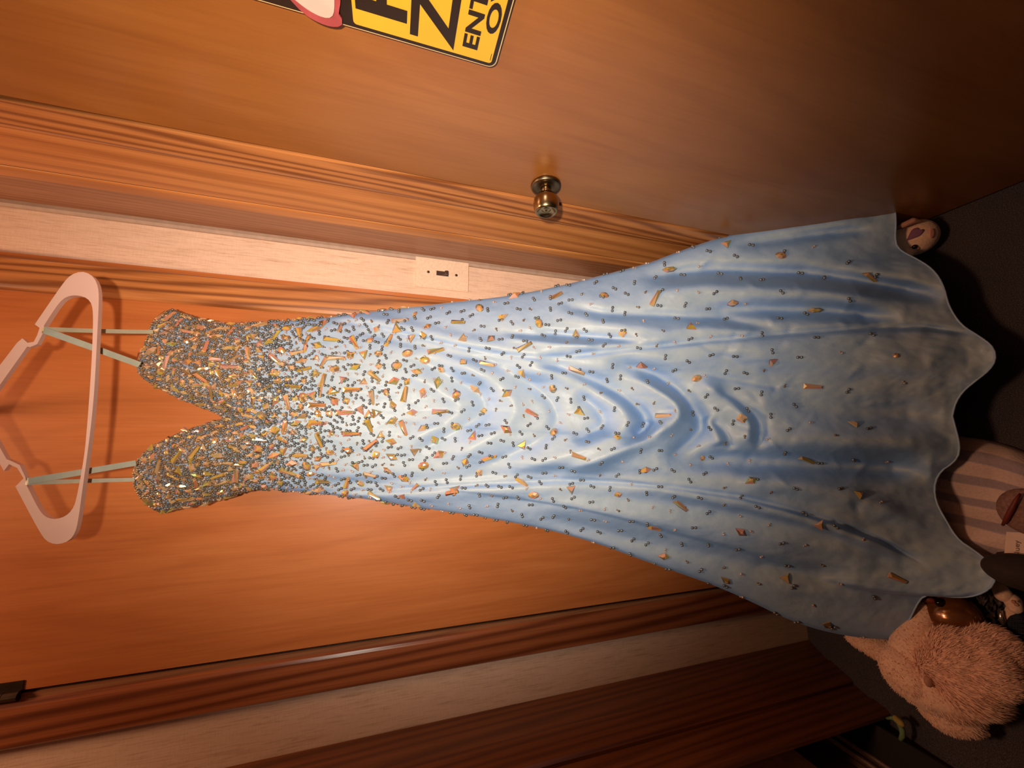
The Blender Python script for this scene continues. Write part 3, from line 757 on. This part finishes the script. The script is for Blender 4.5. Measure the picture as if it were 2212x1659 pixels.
add(Z7, '780,578,k,-20;415,705,b,40;277,822,b,35;728,845,k,30;1140,805,t,-70;320,972,k,-5;650,1098,k,30;968,1085,t,-60;1175,1328,k,10;1545,1090,b,14;1350,645,t,-40')
add(Z1, '1220,280,b,82;1210,405,b,-20;1045,455,b,42;1480,445,b,2;1250,525,b,-6;1755,575,b,42;1615,335,b,62;1455,312,b,0;1860,320,b,-68;1385,610,b,-75;1165,650,b,15;1595,670,b,0;1740,730,b,85;1975,700,b,-75;1540,835,b,0;1340,780,b,0;1350,910,b,5;1590,985,b,0;1725,1060,b,-40;1110,940,b,-80;1130,760,b,80;1360,1030,b,70')
add(Z1, '1220,1140,b,6;1430,1200,b,0;1140,1260,b,30;1395,1325,b,25;1560,1330,b,-70;990,1215,b,-40;760,1280,b,-80;685,1195,b,5;470,1115,b,-45;350,1140,b,-45;850,410,b,82;720,510,b,0;665,240,b,-2;410,255,b,25;550,360,b,-86;415,555,b,40;520,590,b,36;265,480,b,-85;640,455,b,0;860,855,b,2;475,1340,b,-75;1960,945,b,65;1720,935,b,75;410,1450,b,-12;210,1220,b,-60;930,210,b,-4;290,150,b,-60')
add(Z1, '265,260,t,20;310,345,k,0;160,395,k,-40;420,475,k,60;620,295,m,0;520,225,t,-60;720,375,m,-5;890,285,t,-30;1000,325,k,-45;1085,385,o,60;1340,440,r;1235,465,k,-20;1040,550,s,20;1340,350,k,20;1400,190,t,-30;1330,240,m,-15;1125,230,s,10;1470,520,o,0;1340,555,t,0;1615,510,k,-15;1785,500,s;1785,410,o;1680,425,t,80;1720,320,s;1895,610,k,-15;1840,690,o;1775,835,t,-10;1885,780,k,70')
add(Z1, '1880,895,k,-20;1720,855,t,30;1660,820,t,60;1550,750,s;1465,750,k,50;1465,685,t,10;1310,720,t,70;1430,840,s;1350,840,o;1245,860,k,-30;1180,840,o;1190,910,k,-20;1240,730,o,80;1190,730,s;1045,745,k,-60;1060,610,s;780,625,m,-40;590,545,o;500,480,t,50;225,540,o,20;385,625,o;330,660,t,30;720,775,m;635,790,t,10;860,810,k,-30;975,790,k,-60;950,855,s,30;1050,860,t')
add(Z1, '995,905,t,20;1040,960,s,30;925,1095,s,20;1030,1140,k,-20;1105,1100,t,-40;1160,1195,k,-10;895,1210,k,-50;810,1190,o,-10;1270,1215,o,70;1300,1275,o;1435,1120,o;1570,1105,k,20;1625,1220,t,60;1765,1135,s;1880,1150,k,30;1875,1040,k,10;1860,1385,t,90;1960,1300,k,30;1350,1385,k,5;1545,1410,o;330,1075,o;270,1120,r;170,1160,k,-60;350,1240,t,-70;450,1230,k,-70;515,1155,k;560,1270,t,10;240,1370,t,30;280,1430,r;80,1310,t,60;560,1340,k,-30;630,1140,k,20;550,1415,t,10;200,1490,o;130,1470,k,50;680,1270,r;850,1290,k,-50;1030,1290,o,80;660,1400,o')
# more in the densely set bodice
def bod_inside(px, py):
    p, n, dd = surf(px, py); return dd < 4.0
cnt = 0
for _ in range(6000):
    j = rng.integers(0, NU * NV); px, py = pxf[j]
    if px > 900: continue
    gap = 13.5 if px < 560 else (18 if px < 700 else 27)
    if all((px - s[0]) ** 2 + (py - s[1]) ** 2 > gap * gap for s in stones):
        stones.append((px, py, random.choice('kkottsbbrm'), None))
DIRC = {}
def frame(px, py, ang):
    p, n, _ = surf(px, py)
    a = math.radians(ang)
    q = on_y(px + 6 * math.cos(a), py + 6 * math.sin(a), p[1]); q0 = on_y(px, py, p[1])
    t = q - q0; t -= n * (t @ n); t /= np.linalg.norm(t)
    return p, t, np.cross(n, t), n
size = lambda s: SH[s[2]][1] * (1.0 if s[2] == 'b' else 1.0)
order = sorted(range(len(stones)), key=lambda i: (-(stones[i][3] is not None), -size(stones[i])))
cv, cf, cm = [], [], []
for rank, i in enumerate(order):
    px, py, kk, ang = stones[i]
    a = ang if ang is not None else random.uniform(0, 180)
    p, t, bt, n = frame(px, py, a)
    sc = SH[kk][1] * mpp(p) * random.uniform(0.92, 1.08) * (1.10 if ang is not None else 0.85)
    tilt = np.array([random.gauss(0, 0.16), random.gauss(0, 0.16)])
    n2 = _n(n + t * tilt[0] + bt * tilt[1]); t2 = _n(t - n2 * (t @ n2)); b2 = np.cross(n2, t2)
    ci = random.choices(range(6), [5, 4, 3, 3, 3, 2])[0]
    loc = p - GL + n * 0.0004
    if rank < 298:
        o = bpy.data.objects.new('stone', GM[kk, ci]); COL.objects.link(o); o.parent = gown
        m = Matrix(((t2[0], b2[0], n2[0], 0), (t2[1], b2[1], n2[1], 0), (t2[2], b2[2], n2[2], 0), (0, 0, 0, 1)))
        o.matrix_basis = Matrix.Translation(Vector(loc)) @ m @ Matrix.Scale(sc, 4)
    else:
        base_i = len(cv); (vs, fs), _s = SH[kk]
        for q in vs: cv.append(tuple(loc + (t2 * q[0] + b2 * q[1] + n2 * q[2]) * sc))
        for q in fs: cf.append(tuple(base_i + z for z in q)); cm.append(ci)
if cf:
    o = mk('small_stones', cv, cf, GEMS, gown); o['kind'] = 'stuff'; o.data.polygons.foreach_set('material_index', cm)

# ---- beads: pairs and singles, thick on the bodice, thinning down the skirt
def gapx(x): return np.interp(x, [290, 520, 600, 680, 760, 880, 1000, 1150, 1300, 1450, 1600, 1750, 1900, 1990], [3.2, 3.6, 7.0, 10.5, 13, 17, 20, 22, 26, 32, 38, 52, 80, 120])
cell = 20.0; gridh = {}
pts = []
cand = rng.permutation(NU * NV)
extra = np.r_[rng.integers(0, NU * NV, 50000), rng.integers(0, NU * 62, 90000)]
for j in np.r_[cand, extra]:
    if pxf[j, 0] > 1960: continue
    px = pxf[j, 0] + rng.uniform(-3, 3); py = pxf[j, 1] + rng.uniform(-3, 3)
    g = gapx(px); ok = True
    R_ = int(g // cell) + 1; ix, iy = int(px // cell), int(py // cell)
    for ax in range(ix - R_, ix + R_ + 1):
        for ay in range(iy - R_, iy + R_ + 1):
            for q in gridh.get((ax, ay), ()):
                if (q[0] - px) ** 2 + (q[1] - py) ** 2 < g * g: ok = False; break
            if not ok: break
        if not ok: break
    if ok:
        gridh.setdefault((ix, iy), []).append((px, py)); pts.append((px, py, j))
ib = B(); bmesh.ops.create_icosphere(ib, subdivisions=1, radius=1.0); ib.verts.ensure_lookup_table()
iv = np.array([tuple(x.co) for x in ib.verts]); ifc = np.array([[x.index for x in f.verts] for f in ib.faces]); ib.free()
acc = {0: ([], []), 1: ([], []), 2: ([], [])}
for px, py, j in pts:
    p, n, _ = surf(px, py); m_ = mpp(p)
    t = rng.normal(size=3); t -= n * (t @ n); t /= np.linalg.norm(t)
    dense = px < 565 + rng.uniform(-25, 25)
    kind = rng.random()
    if dense:
        cls = rng.choice([0, 1, 2], p=[0.34, 0.58, 0.08]); cs = [(0.0, rng.uniform(2.2, 3.3))]
    elif kind < 0.58:
        cls = 0; cs = [(-3.5, 3.7), (3.5, 3.7)]
    else:
        cls = 2 if rng.random() < 0.6 else 1; cs = [(-2.2, 2.9), (2.4, 1.9)]
    V_, F_ = acc[int(cls)]
    for off, r_ in cs:
        c0 = p + t * off * m_ + n * r_ * 0.55 * m_ - GL
        F_.append(ifc + len(V_) * 12); V_.append(c0 + iv * r_ * m_)
for cls, nm, mt in ((0, 'smoky_beads', BEAD), (1, 'bronze_beads', BEADB), (2, 'blush_beads', BEADP)):
    V_, F_ = acc[cls]
    if V_:
        o = mk(nm, np.vstack(V_).tolist(), np.vstack(F_).tolist(), mt, gown, True); o['kind'] = 'stuff'

# ------------------------------------------------------------------ things on the floor
def P(px, py, z): return on_z(px, py, z)
def bake(bm, voxel, it=6):
    me = bpy.data.meshes.new('t'); bm.to_mesh(me); bm.free()
    o = bpy.data.objects.new('t', me); COL.objects.link(o)
    r = o.modifiers.new('r', 'REMESH'); r.mode = 'VOXEL'; r.voxel_size = voxel
    sm = o.modifiers.new('s', 'SMOOTH'); sm.iterations = it; sm.factor = 0.5
    dg = bpy.context.evaluated_depsgraph_get(); dg.update()
    m2 = bpy.data.meshes.new_from_object(o.evaluated_get(dg))
    bpy.data.objects.remove(o); bpy.data.meshes.remove(me)
    return m2
def put_mesh(name, me, mat, parent, loc):
    me.transform(Matrix.Translation(-Vector(loc))); me.materials.clear(); me.materials.append(mat)
    me.polygons.foreach_set('use_smooth', [True] * len(me.polygons)); me.name = name
    o = bpy.data.objects.new(name, me); COL.objects.link(o); o.parent = parent; return o
def chain(bm, pts, n=9):
    """capsule of balls; pts = (px, py, z, radius in photo pixels)"""
    pts = np.array(pts, float)
    for a, c in zip(pts[:-1], pts[1:]):
        for t in np.linspace(0, 1, n):
            q = a * (1 - t) + c * t; p = P(q[0], q[1], q[2]); ball(bm, p, q[3] * mpp(p), 2)
def ell_hit(px, py, c, r, lift=1.01):
    d = ray(px, py); d = d / np.linalg.norm(d); o = (CAM - np.array(c)) / (np.array(r) * lift); e = d / (np.array(r) * lift)
    A, Bq, Cq = e @ e, 2 * o @ e, o @ o - 1
    disc = max(Bq * Bq - 4 * A * Cq, 0.0); t = (-Bq - math.sqrt(disc)) / (2 * A); return CAM + d * t
def patch(name, outline, c, r, mat, parent, lift=1.015):
    o2 = smooth_line(outline + [outline[0]], 28, 2)[:-1]; ctr = o2.mean(0); b = B()
    rings = [[b.verts.new(ell_hit(*(ctr + (p - ctr) * k2), c, r, lift)) for p in o2] for k2 in (1.0, 0.66, 0.33)]
    cc = b.verts.new(ell_hit(*ctr, c, r, lift))
    for A_, C_ in zip(rings, rings[1:]):
        for i in range(len(o2)): b.faces.new((A_[i], A_[(i + 1) % len(o2)], C_[(i + 1) % len(o2)], C_[i]))
    for i in range(len(o2)): b.faces.new((rings[-1][i], rings[-1][(i + 1) % len(o2)], cc))
    base_ = [b.verts.new(ell_hit(*p, c, r, 0.99)) for p in o2]
    for i in range(len(o2)): b.faces.new((rings[0][i], rings[0][(i + 1) % len(o2)], base_[(i + 1) % len(o2)], base_[i]))
    return put(name, b, mat, parent, True)

FLEECE = plain('cream_fleece', (0.86, 0.53, 0.38), 0.9, 0, 0.12, 300, 0.3, Sheen_Weight=0.4)
FURM = plain('cream_fur', (0.86, 0.51, 0.36), 0.85, 0, 0.15, 200, Sheen_Weight=0.4)
PINKF = plain('blush_fleece', (0.72, 0.30, 0.24), 0.9, 0, 0.1, 200)
PURPLE = plain('purple_felt', (0.24, 0.09, 0.17), 0.85, 0, 0.12, 300)
EYE = plain('black_eye', (0.006, 0.003, 0.003), 0.06, 0, 0.0, 20)
TAN = plain('tan_fleece', (0.46, 0.22, 0.15), 0.9, 0, 0.12, 200)

# plush toy head peeking out beside the hem
bc = P(1976, 514, 0.030); br = (0.031, 0.032, 0.029)
bun = thing('plush_toy', 'small cream plush toy head with purple patch lying against the dress hem by the door', 'plush toy', (bc[0], bc[1], 0.0))
b = B(); ball(b, bc, br, 3); ball(b, ell_hit(1962, 545, bc, br), (0.011, 0.010, 0.009), 2)
ball(b, bc + np.array([-0.01, 0.04, -0.006]), (0.028, 0.04, 0.024), 2)
put_mesh('head', bake(b, 0.003, 8), FLEECE, bun, bun.location)
patch('purple_patch', [(1958, 520), (1963, 508), (1970, 495), (1981, 491), (1986, 493), (1985, 497), (1996, 494), (1997, 498), (1988, 509), (1974, 515)], bc, br, PURPLE, bun, 1.03)
patch('blush_patch', [(2009, 496), (2017, 492), (2019, 503), (2016, 515), (2008, 514)], bc, br, PINKF, bun, 1.02)
patch('nose_patch', [(1963, 535), (1974, 528), (1984, 532), (1988, 538), (1981, 541), (1972, 538)], bc, br, PINKF, bun, 1.03)
b = B(); ball(b, ell_hit(1976, 533, bc, br, 1.02), 0.0040, 2); put('eye', b, EYE, bun, True)
b = B(); chain(b, [(1938, 492, 0.064, 5), (1952, 486, 0.070, 7), (1972, 477, 0.066, 8), (1986, 478, 0.058, 5)], 6); put_mesh('ear', bake(b, 0.003, 6), TAN, bun, bun.location)

# striped blanket
def striped():
    m, nt, bb = new_mat('striped_fleece')
    uv = nt.nodes.new('ShaderNodeUVMap'); sp = nt.nodes.new('ShaderNodeSeparateXYZ'); nt.links.new(uv.outputs['UV'], sp.inputs[0])
    mu = nt.nodes.new('ShaderNodeMath'); mu.operation = 'MULTIPLY'; mu.inputs[1].default_value = 6.2; nt.links.new(sp.outputs['Y'], mu.inputs[0])
    fr = nt.nodes.new('ShaderNodeMath'); fr.operation = 'FRACT'; nt.links.new(mu.outputs[0], fr.inputs[0])
    col = ramp(nt, fr.outputs[0], [(0.0, (0.74, 0.52, 0.46)), (0.54, (0.74, 0.52, 0.46)), (0.60, (0.40, 0.30, 0.33)), (0.93, (0.40, 0.30, 0.33)), (1.0, (0.74, 0.52, 0.46))])
    f = noise_n(nt, coords(nt), 300, 3)
    nt.links.new(mix(nt, 0.5, col, ramp(nt, f, [(0.3, (0.75, 0.72, 0.72)), (0.7, (1, 1, 1))]), 'MULTIPLY'), bb.inputs['Base Color'])
    setp(bb, Roughness=0.95, Sheen_Weight=0.3); bump(nt, bb, f, 0.4, 0.003); return m
STRIPE = striped()
blk = thing('striped_blanket', 'fleece blanket with cream and lilac-grey stripes bunched on the carpet below the hem', 'blanket', tuple(P(2140, 1080, 0.0)))
n1, n2 = 40, 44
cA, cB, cC, cD = (np.array(q, float) for q in ((1995, 925), (2290, 1003), (2290, 1275), (2030, 1235)))
vs, uvs = [], []
for i in range(n1):
    for j in range(n2):
        s_, t_ = i / (n1 - 1), j / (n2 - 1)
        q = (cA * (1 - s_) + cB * s_) * (1 - t_) + (cD * (1 - s_) + cC * s_) * t_
        e = min(t_, 1 - t_, 1 - s_, s_ + 0.15)
        wob = 6 * math.sin(s_ * 7 + 1) * (1 - 2 * t_)
        z = 0.004 + 0.040 * min(1, e / 0.12) ** 0.6 + 0.012 * math.sin(t_ * 9 + s_ * 3) * min(1, e / 0.15) + 0.008 * noise.noise(Vector((s_ * 5, t_ * 5, 1.0)))
        vs.append(P(q[0], q[1] + wob, max(z, 0.003)) - np.array(blk.location)); uvs.append((s_, t_))
fs = [(i * n2 + j, (i + 1) * n2 + j, (i + 1) * n2 + j + 1, i * n2 + j + 1) for i in range(n1 - 1) for j in range(n2 - 1)]
o = mk('fabric', vs, fs, STRIPE, blk, True)
ul = o.data.uv_layers.new(name='uv'); li = np.zeros(len(o.data.loops), int); o.data.loops.foreach_get('vertex_index', li)
ul.data.foreach_set('uv', np.array(uvs)[li].ravel())
sol = o.modifiers.new('solid', 'SOLIDIFY'); sol.thickness = 0.004; sol.offset = -1
bt = P(2190, 1170, 0.062)
LBL = plain('cream_label', (0.78, 0.55, 0.45), 0.7, 0, 0.06, 80)
INK = plain('grey_ink', (0.16, 0.10, 0.09), 0.7, 0, 0.1, 80)
# care label: text runs upwards in the photo
def lab(a, c, lift): return P(2196 + c, 1183 - a, 0.066 + lift)
b = B(); prism(b, [(-26, -28), (34, -22), (32, 40), (-28, 36)], lambda a, c: lab(a, c, 0.0), lambda a, c: lab(a, c, 0.0012)); tgl = put('sewn_label', b, LBL, blk)
tgl['label'] = 'pale sewn label with grey script'
v_, f_ = text_mesh('Bluey', 0.01); v_ = v_ * (36 / v_[:, 0].max()); b = B()
vt = [b.verts.new(lab(-20 + p[0], 10 - p[1], 0.0016)) for p in v_]
for q in f_:
    try: b.faces.new([vt[i] for i in q])
    except ValueError: pass
put('label_print', b, INK, tgl)

# brown knitted pouch and dark slipper at the blanket
KNIT = plain('brown_knit', (0.26, 0.13, 0.10), 0.9, 0, 0.3, 260, 0.6)
RED = plain('dark_red_trim', (0.16, 0.020, 0.012), 0.6, 0, 0.2, 120)
pc = P(2222, 1106, 0.066); po = thing('knit_pouch', 'brown knitted pouch with dark red edging on the striped blanket', 'pouch', (pc[0], pc[1], 0.045))
b = B(); ball(b, pc, (0.032, 0.030, 0.016), 3); put_mesh('pouch_body', bake(b, 0.003, 4), KNIT, po, po.location)
b = B(); tube(b, [tuple(P(x, y, z)) for x, y, z in ((2204, 1066, 0.082), (2195, 1080, 0.086), (2184, 1102, 0.086), (2174, 1122, 0.082), (2166, 1134, 0.074))], [0.0012, 0.0022, 0.003, 0.0028, 0.0016], 10); put('red_edging', b, RED, po, True)
DK = plain('dark_brown_felt', (0.030, 0.016, 0.012), 0.9, 0, 0.25, 90)
dc = P(2225, 1240, 0.086); sl = thing('dark_slipper', 'dark brown felt slipper at the right of the striped blanket', 'slipper', (dc[0], dc[1], 0.01))
b = B(); ball(b, dc, (0.024, 0.045, 0.030), 3); put_mesh('upper', bake(b, 0.003, 5), DK, sl, sl.location)
b = B(); ball(b, dc + np.array([0, 0, -0.026]), (0.026, 0.047, 0.008), 2); put('sole', b, BROWNP, sl, True)

# fluffy cream plush animal
pl = thing('plush_lamb', 'fluffy cream plush animal sprawled on the carpet under the left hem', 'plush toy', tuple(P(2030, 1460, 0.0)))
b = B(); chain(b, [(1978, 1452, 0.075, 62), (2010, 1470, 0.075, 66), (2050, 1478, 0.07, 70)], 6)
body = put_mesh('body', bake(b, 0.004, 8), FLEECE, pl, pl.location)
b = B(); chain(b, [(1998, 1318, 0.060, 22), (1985, 1350, 0.070, 27), (1972, 1400, 0.085, 38), (1975, 1440, 0.085, 46)], 9); put_mesh('arm', bake(b, 0.003, 6), FLEECE, pl, pl.location)
b = B(); chain(b, [(1836, 1378, 0.045, 10), (1862, 1388, 0.048, 17), (1905, 1405, 0.055, 24), (1945, 1425, 0.065, 34)], 9); put_mesh('arm', bake(b, 0.003, 6), FLEECE, pl, pl.location)
b = B(); chain(b, [(2010, 1528, 0.04, 24), (2045, 1545, 0.05, 36), (2085, 1556, 0.045, 30), (2100, 1566, 0.04, 22)], 8); put_mesh('foot', bake(b, 0.003, 6), FLEECE, pl, pl.location)
b = B(); chain(b, [(1950, 1440, 0.10, 42), (1975, 1470, 0.105, 34), (1992, 1486, 0.10, 22)], 8); put_mesh('muzzle', bake(b, 0.003, 6), FLEECE, pl, pl.location)
b = B(); ball(b, P(2006, 1472, 0.125), (0.008, 0.005, 0.007), 2); put('nose', b, TAN, pl, True)
mane = [(2075, 1420, 0.085, 56), (2125, 1410, 0.075, 44), (2150, 1400, 0.06, 42), (2130, 1450, 0.08, 52), (2090, 1480, 0.085, 58), (2120, 1500, 0.065, 42), (2060, 1510, 0.08, 42), (2035, 1445, 0.095, 42)]
b = B(); mb = []
for x, y, z, r_ in mane:
    p = P(x, y, z); rr = min(r_ * mpp(p), p[2] - 0.003); mb.append((p, rr)); ball(b, p, rr, 2)
put_mesh('mane', bake(b, 0.004, 4), FURM, pl, pl.location)
tv, tf = [], []
mc0 = P(1960, 1440, 0.12)
while len(tv) < 4 * 9000:
    p0, r0_ = mb[rng.integers(len(mb))]
    d = rng.normal(size=3); d /= np.linalg.norm(d)
    if d[2] < -0.35: continue
    q = p0 + d * r0_ * 0.97
    if any(np.linalg.norm(q - c_) < r_ * 0.93 for c_, r_ in mb): continue
    lean = q - mc0; lean = _n(lean - d * (lean @ d)); dirn = _n(d * 0.30 + lean * 1.0 + rng.normal(size=3) * 0.20)
    ln = rng.uniform(0.005, 0.012); a_ = _n(np.cross(dirn, rng.normal(size=3))) * 0.0008; b_ = np.cross(dirn, a_)
    i0 = len(tv); off = np.array(pl.location)
    tv += [tuple(q + a_ - off), tuple(q - a_ * 0.5 + b_ * 0.87 - off), tuple(q - a_ * 0.5 - b_ * 0.87 - off), tuple(q + dirn * ln - off)]
    tf += [(i0, i0 + 1, i0 + 3), (i0 + 1, i0 + 2, i0 + 3), (i0 + 2, i0, i0 + 3)]
o = mk('fur_tufts', tv, tf, FURM, pl); o['kind'] = 'stuff'
tv, tf = [], []
for part in [c for c in pl.children if c.name.split('.')[0] in ('body', 'arm', 'foot', 'muzzle')]:
    ps = part.data.polygons
    for q_ in rng.integers(0, len(ps), 1500):
        f_ = ps[int(q_)]; q = np.array(f_.center); d = np.array(f_.normal)
        dirn = _n(d * 0.7 + np.array([-0.3, -0.4, -0.3]) + rng.normal(size=3) * 0.35)
        ln = rng.uniform(0.0025, 0.005); a_ = _n(np.cross(dirn, rng.normal(size=3))) * 0.0006; b_ = np.cross(dirn, a_); i0 = len(tv)
        tv += [tuple(q + a_), tuple(q - a_ * 0.5 + b_ * 0.87), tuple(q - a_ * 0.5 - b_ * 0.87), tuple(q + dirn * ln)]
        tf += [(i0, i0 + 1, i0 + 3), (i0 + 1, i0 + 2, i0 + 3), (i0 + 2, i0, i0 + 3)]
o = mk('fuzz', tv, tf, FLEECE, pl); o['kind'] = 'stuff'

# bronze ball with a wrapper
def bronze():
    m, nt, bb = new_mat('bronze_foil'); f = noise_n(nt, coords(nt), 22, 3, 0.5, 1.2)
    nt.links.new(ramp(nt, f, [(0.3, (0.16, 0.05, 0.012)), (0.7, (0.30, 0.11, 0.025))]), bb.inputs['Base Color'])
    setp(bb, Roughness=0.22, Metallic=0.4, Coat_Weight=0.7, Coat_Roughness=0.08); bump(nt, bb, f, 0.3, 0.004); return m
FOIL = bronze()
oc = P(2056, 1330, 0.038); orn = thing('bronze_ball', 'shiny bronze-brown ball between the hem and the cream plush animal', 'ball', (oc[0], oc[1], 0.0))
b = B(); ball(b, oc, 0.0365, 4); put('ball_shell', b, FOIL, orn, True)
b = B(); ball(b, ell_hit(2030, 1302, oc, (0.0365,) * 3), (0.007, 0.006, 0.007), 2); put('black_knot', b, EYE, orn, True)
b = B(); chain(b, [(1990, 1292, 0.065, 7), (2004, 1294, 0.070, 9), (2014, 1297, 0.07, 7)], 5); put_mesh('red_bow', bake(b, 0.003, 3), RED, orn, orn.location)

# crumpled grey wrapper
WRAP = plain('grey_film', (0.17, 0.13, 0.13), 0.25, 0.35, 0.5, 45, Coat_Weight=0.4)
wr = thing('crumpled_wrapper', 'crumpled grey plastic wrapper between the bronze ball and the navy sock', 'wrapper', tuple(P(2130, 1320, 0.0)))
vs = []; n1 = n2 = 16
for i in range(n1):
    for j in range(n2):
        s_, t_ = i / (n1 - 1), j / (n2 - 1); x = 2112 + 58 * s_; y = 1268 + 105 * t_
        z = 0.006 + 0.026 * abs(noise.noise(Vector((s_ * 6, t_ * 6, 4.0)))) * 2 * min(1, 6 * min(s_, 1 - s_, t_, 1 - t_) + 0.1)
        vs.append(P(x, y, z) - np.array(wr.location))
fs = [(i * n2 + j, (i + 1) * n2 + j, (i + 1) * n2 + j + 1, i * n2 + j + 1) for i in range(n1 - 1) for j in range(n2 - 1)]
o = mk('film', vs, fs, WRAP, wr); sol = o.modifiers.new('solid', 'SOLIDIFY'); sol.thickness = 0.0015
STEEL = plain('bright_strip', (0.62, 0.50, 0.42), 0.18, 0.9, 0.1, 60)
b = B(); tube(b, [tuple(P(2160, 1318, 0.036)), tuple(P(2163, 1338, 0.036)), tuple(P(2170, 1356, 0.032))], 0.0028, 8); put('shiny_fold', b, STEEL, wr, True)

# small cream figure, sock, book
fg = thing('toy_figure', 'little cream toy figure lying beside the navy sock', 'toy', tuple(P(2180, 1305, 0.0)))
b = B(); chain(b, [(2186, 1296, 0.035, 15), (2192, 1312, 0.035, 13)], 4); put_mesh('figure_head', bake(b, 0.0025, 4), FLEECE, fg, fg.location)
b = B(); chain(b, [(2185, 1318, 0.026, 10), (2178, 1334, 0.024, 9), (2174, 1350, 0.022, 7)], 5); put_mesh('figure_body', bake(b, 0.0025, 4), FLEECE, fg, fg.location)
b = B(); chain(b, [(2160, 1272, 0.035, 13), (2168, 1285, 0.038, 16)], 4); put_mesh('figure_arm', bake(b, 0.0025, 4), FLEECE, fg, fg.location)
for q in ((2190, 1300), (2196, 1306)):
    b = B(); ball(b, P(q[0], q[1], 0.053), 0.0028, 1); put('figure_eye', b, TAN, fg, True)
NAVY = plain('navy_knit', (0.010, 0.011, 0.022), 0.9, 0, 0.5, 150, 0.8)
sk = thing('navy_sock', 'dark navy ribbed sock on the carpet beside the cream plush mane', 'sock', tuple(P(2205, 1360, 0.0)))
b = B(); chain(b, [(2200, 1336, 0.022, 16), (2200, 1362, 0.022, 19), (2206, 1392, 0.022, 20), (2230, 1410, 0.022, 19)], 7); put_mesh('sock_foot', bake(b, 0.003, 4), NAVY, sk, sk.location)
b = B()
for q in range(6): chain(b, [(2184, 1338 + q * 9, 0.036, 2.5), (2214, 1342 + q * 9, 0.040, 2.5)], 6)
put('ribbing', b, NAVY, sk, True)
bk = thing('book', 'dark book lying flat on the carpet with its white page edge showing', 'book', tuple(P(2200, 1470, 0.0)))
NAVYC = plain('dark_cover', (0.020, 0.013, 0.016), 0.5, 0, 0.2, 40); PAGES = plain('page_edge', (0.62, 0.47, 0.40), 0.8, 0, 0.1, 300)
ol = [(2150, 1420), (2172, 1440), (2290, 1505), (2330, 1440), (2210, 1375)]
for nm, z0, z1, mt, gr in (('cover', 0.020, 0.0235, NAVYC, 0), ('page_block', 0.0045, 0.020, PAGES, 0), ('cover', 0.001, 0.0045, NAVYC, 0)):
    b = B(); A0 = [P(x, y, 0.012) for x, y in ol]
    prism(b, [(p[0], p[1]) for p in A0], lambda x, y: (x, y, z0), lambda x, y: (x, y, z1)); put(nm, b, mt, bk)

# ------------------------------------------------------------------ in the open closet
CARD = plain('tan_card', (0.85, 0.48, 0.28), 0.75, 0, 0.12, 50); CARDD = plain('dark_card', (0.07, 0.026, 0.014), 0.7, 0, 0.2, 50)
def crate(name, label, cat, x0, x1, y0, y1, z0, z1, mat, lid=None):
    t_ = thing(name, label, cat, ((x0 + x1) / 2, (y0 + y1) / 2, z0)); b = B(); bx(b, x0, x1, y0, y1, z0, z1 - 0.012); bevel_mod(put('box_body', b, mat, t_), 0.002)
    b = B(); bx(b, x0 - 0.002, x1 + 0.002, y0 - 0.002, y1 + 0.002, z1 - 0.011, z1); bevel_mod(put('box_lid', b, lid or mat, t_), 0.002); return t_
for i_, (z0, z1) in enumerate(((0.006, 0.030), (0.030, 0.054))):
    t_ = thing('closet_book', ('lower' if i_ == 0 else 'upper') + ' dark book with pale page edge stacked in the open closet', 'book', (-0.72, -0.27, z0), 'books stacked in the closet')
    b = B(); bx(b, -0.86, -0.602, -0.42, -0.130, z0, z0 + 0.003); bx(b, -0.86, -0.602, -0.42, -0.130, z1 - 0.004, z1 - 0.001); put('covers', b, CARDD, t_)
    b = B(); bx(b, -0.855, -0.605, -0.415, -0.135, z0 + 0.003, z1 - 0.004); put('page_block', b, PAGES, t_)
crate('dark_box', 'dark brown box on the books inside the open closet', 'box', -0.90, -0.612, -0.40, -0.12, 0.0535, 0.128, CARDD)
crate('tan_box', 'tan cardboard box topmost of the stack inside the open closet', 'box', -0.90, -0.608, -0.46, -0.12, 0.1285, 0.32, CARD)
GREEN = plain('green_plush', (0.16, 0.24, 0.11), 0.8, 0, 0.2, 100); YEL = plain('yellow_plush', (0.36, 0.26, 0.06), 0.8, 0, 0.2, 100)
gt = thing('curled_toy', 'small curled green and yellow toy at the closet threshold', 'toy', tuple(P(1945, 1575, 0.006)))
b = B(); tube(b, [tuple(P(x, y, z)) for x, y, z in ((1916, 1552, 0.014), (1928, 1551, 0.016), (1940, 1560, 0.016), (1948, 1574, 0.014), (1950, 1588, 0.012), (1945, 1598, 0.011))], [0.002, 0.003, 0.004, 0.0045, 0.004, 0.003], 10); put('green_body', b, GREEN, gt, True)
b = B(); chain(b, [(1936, 1552, 0.022, 6), (1946, 1562, 0.022, 7)], 4); put('yellow_crest', b, YEL, gt, True)
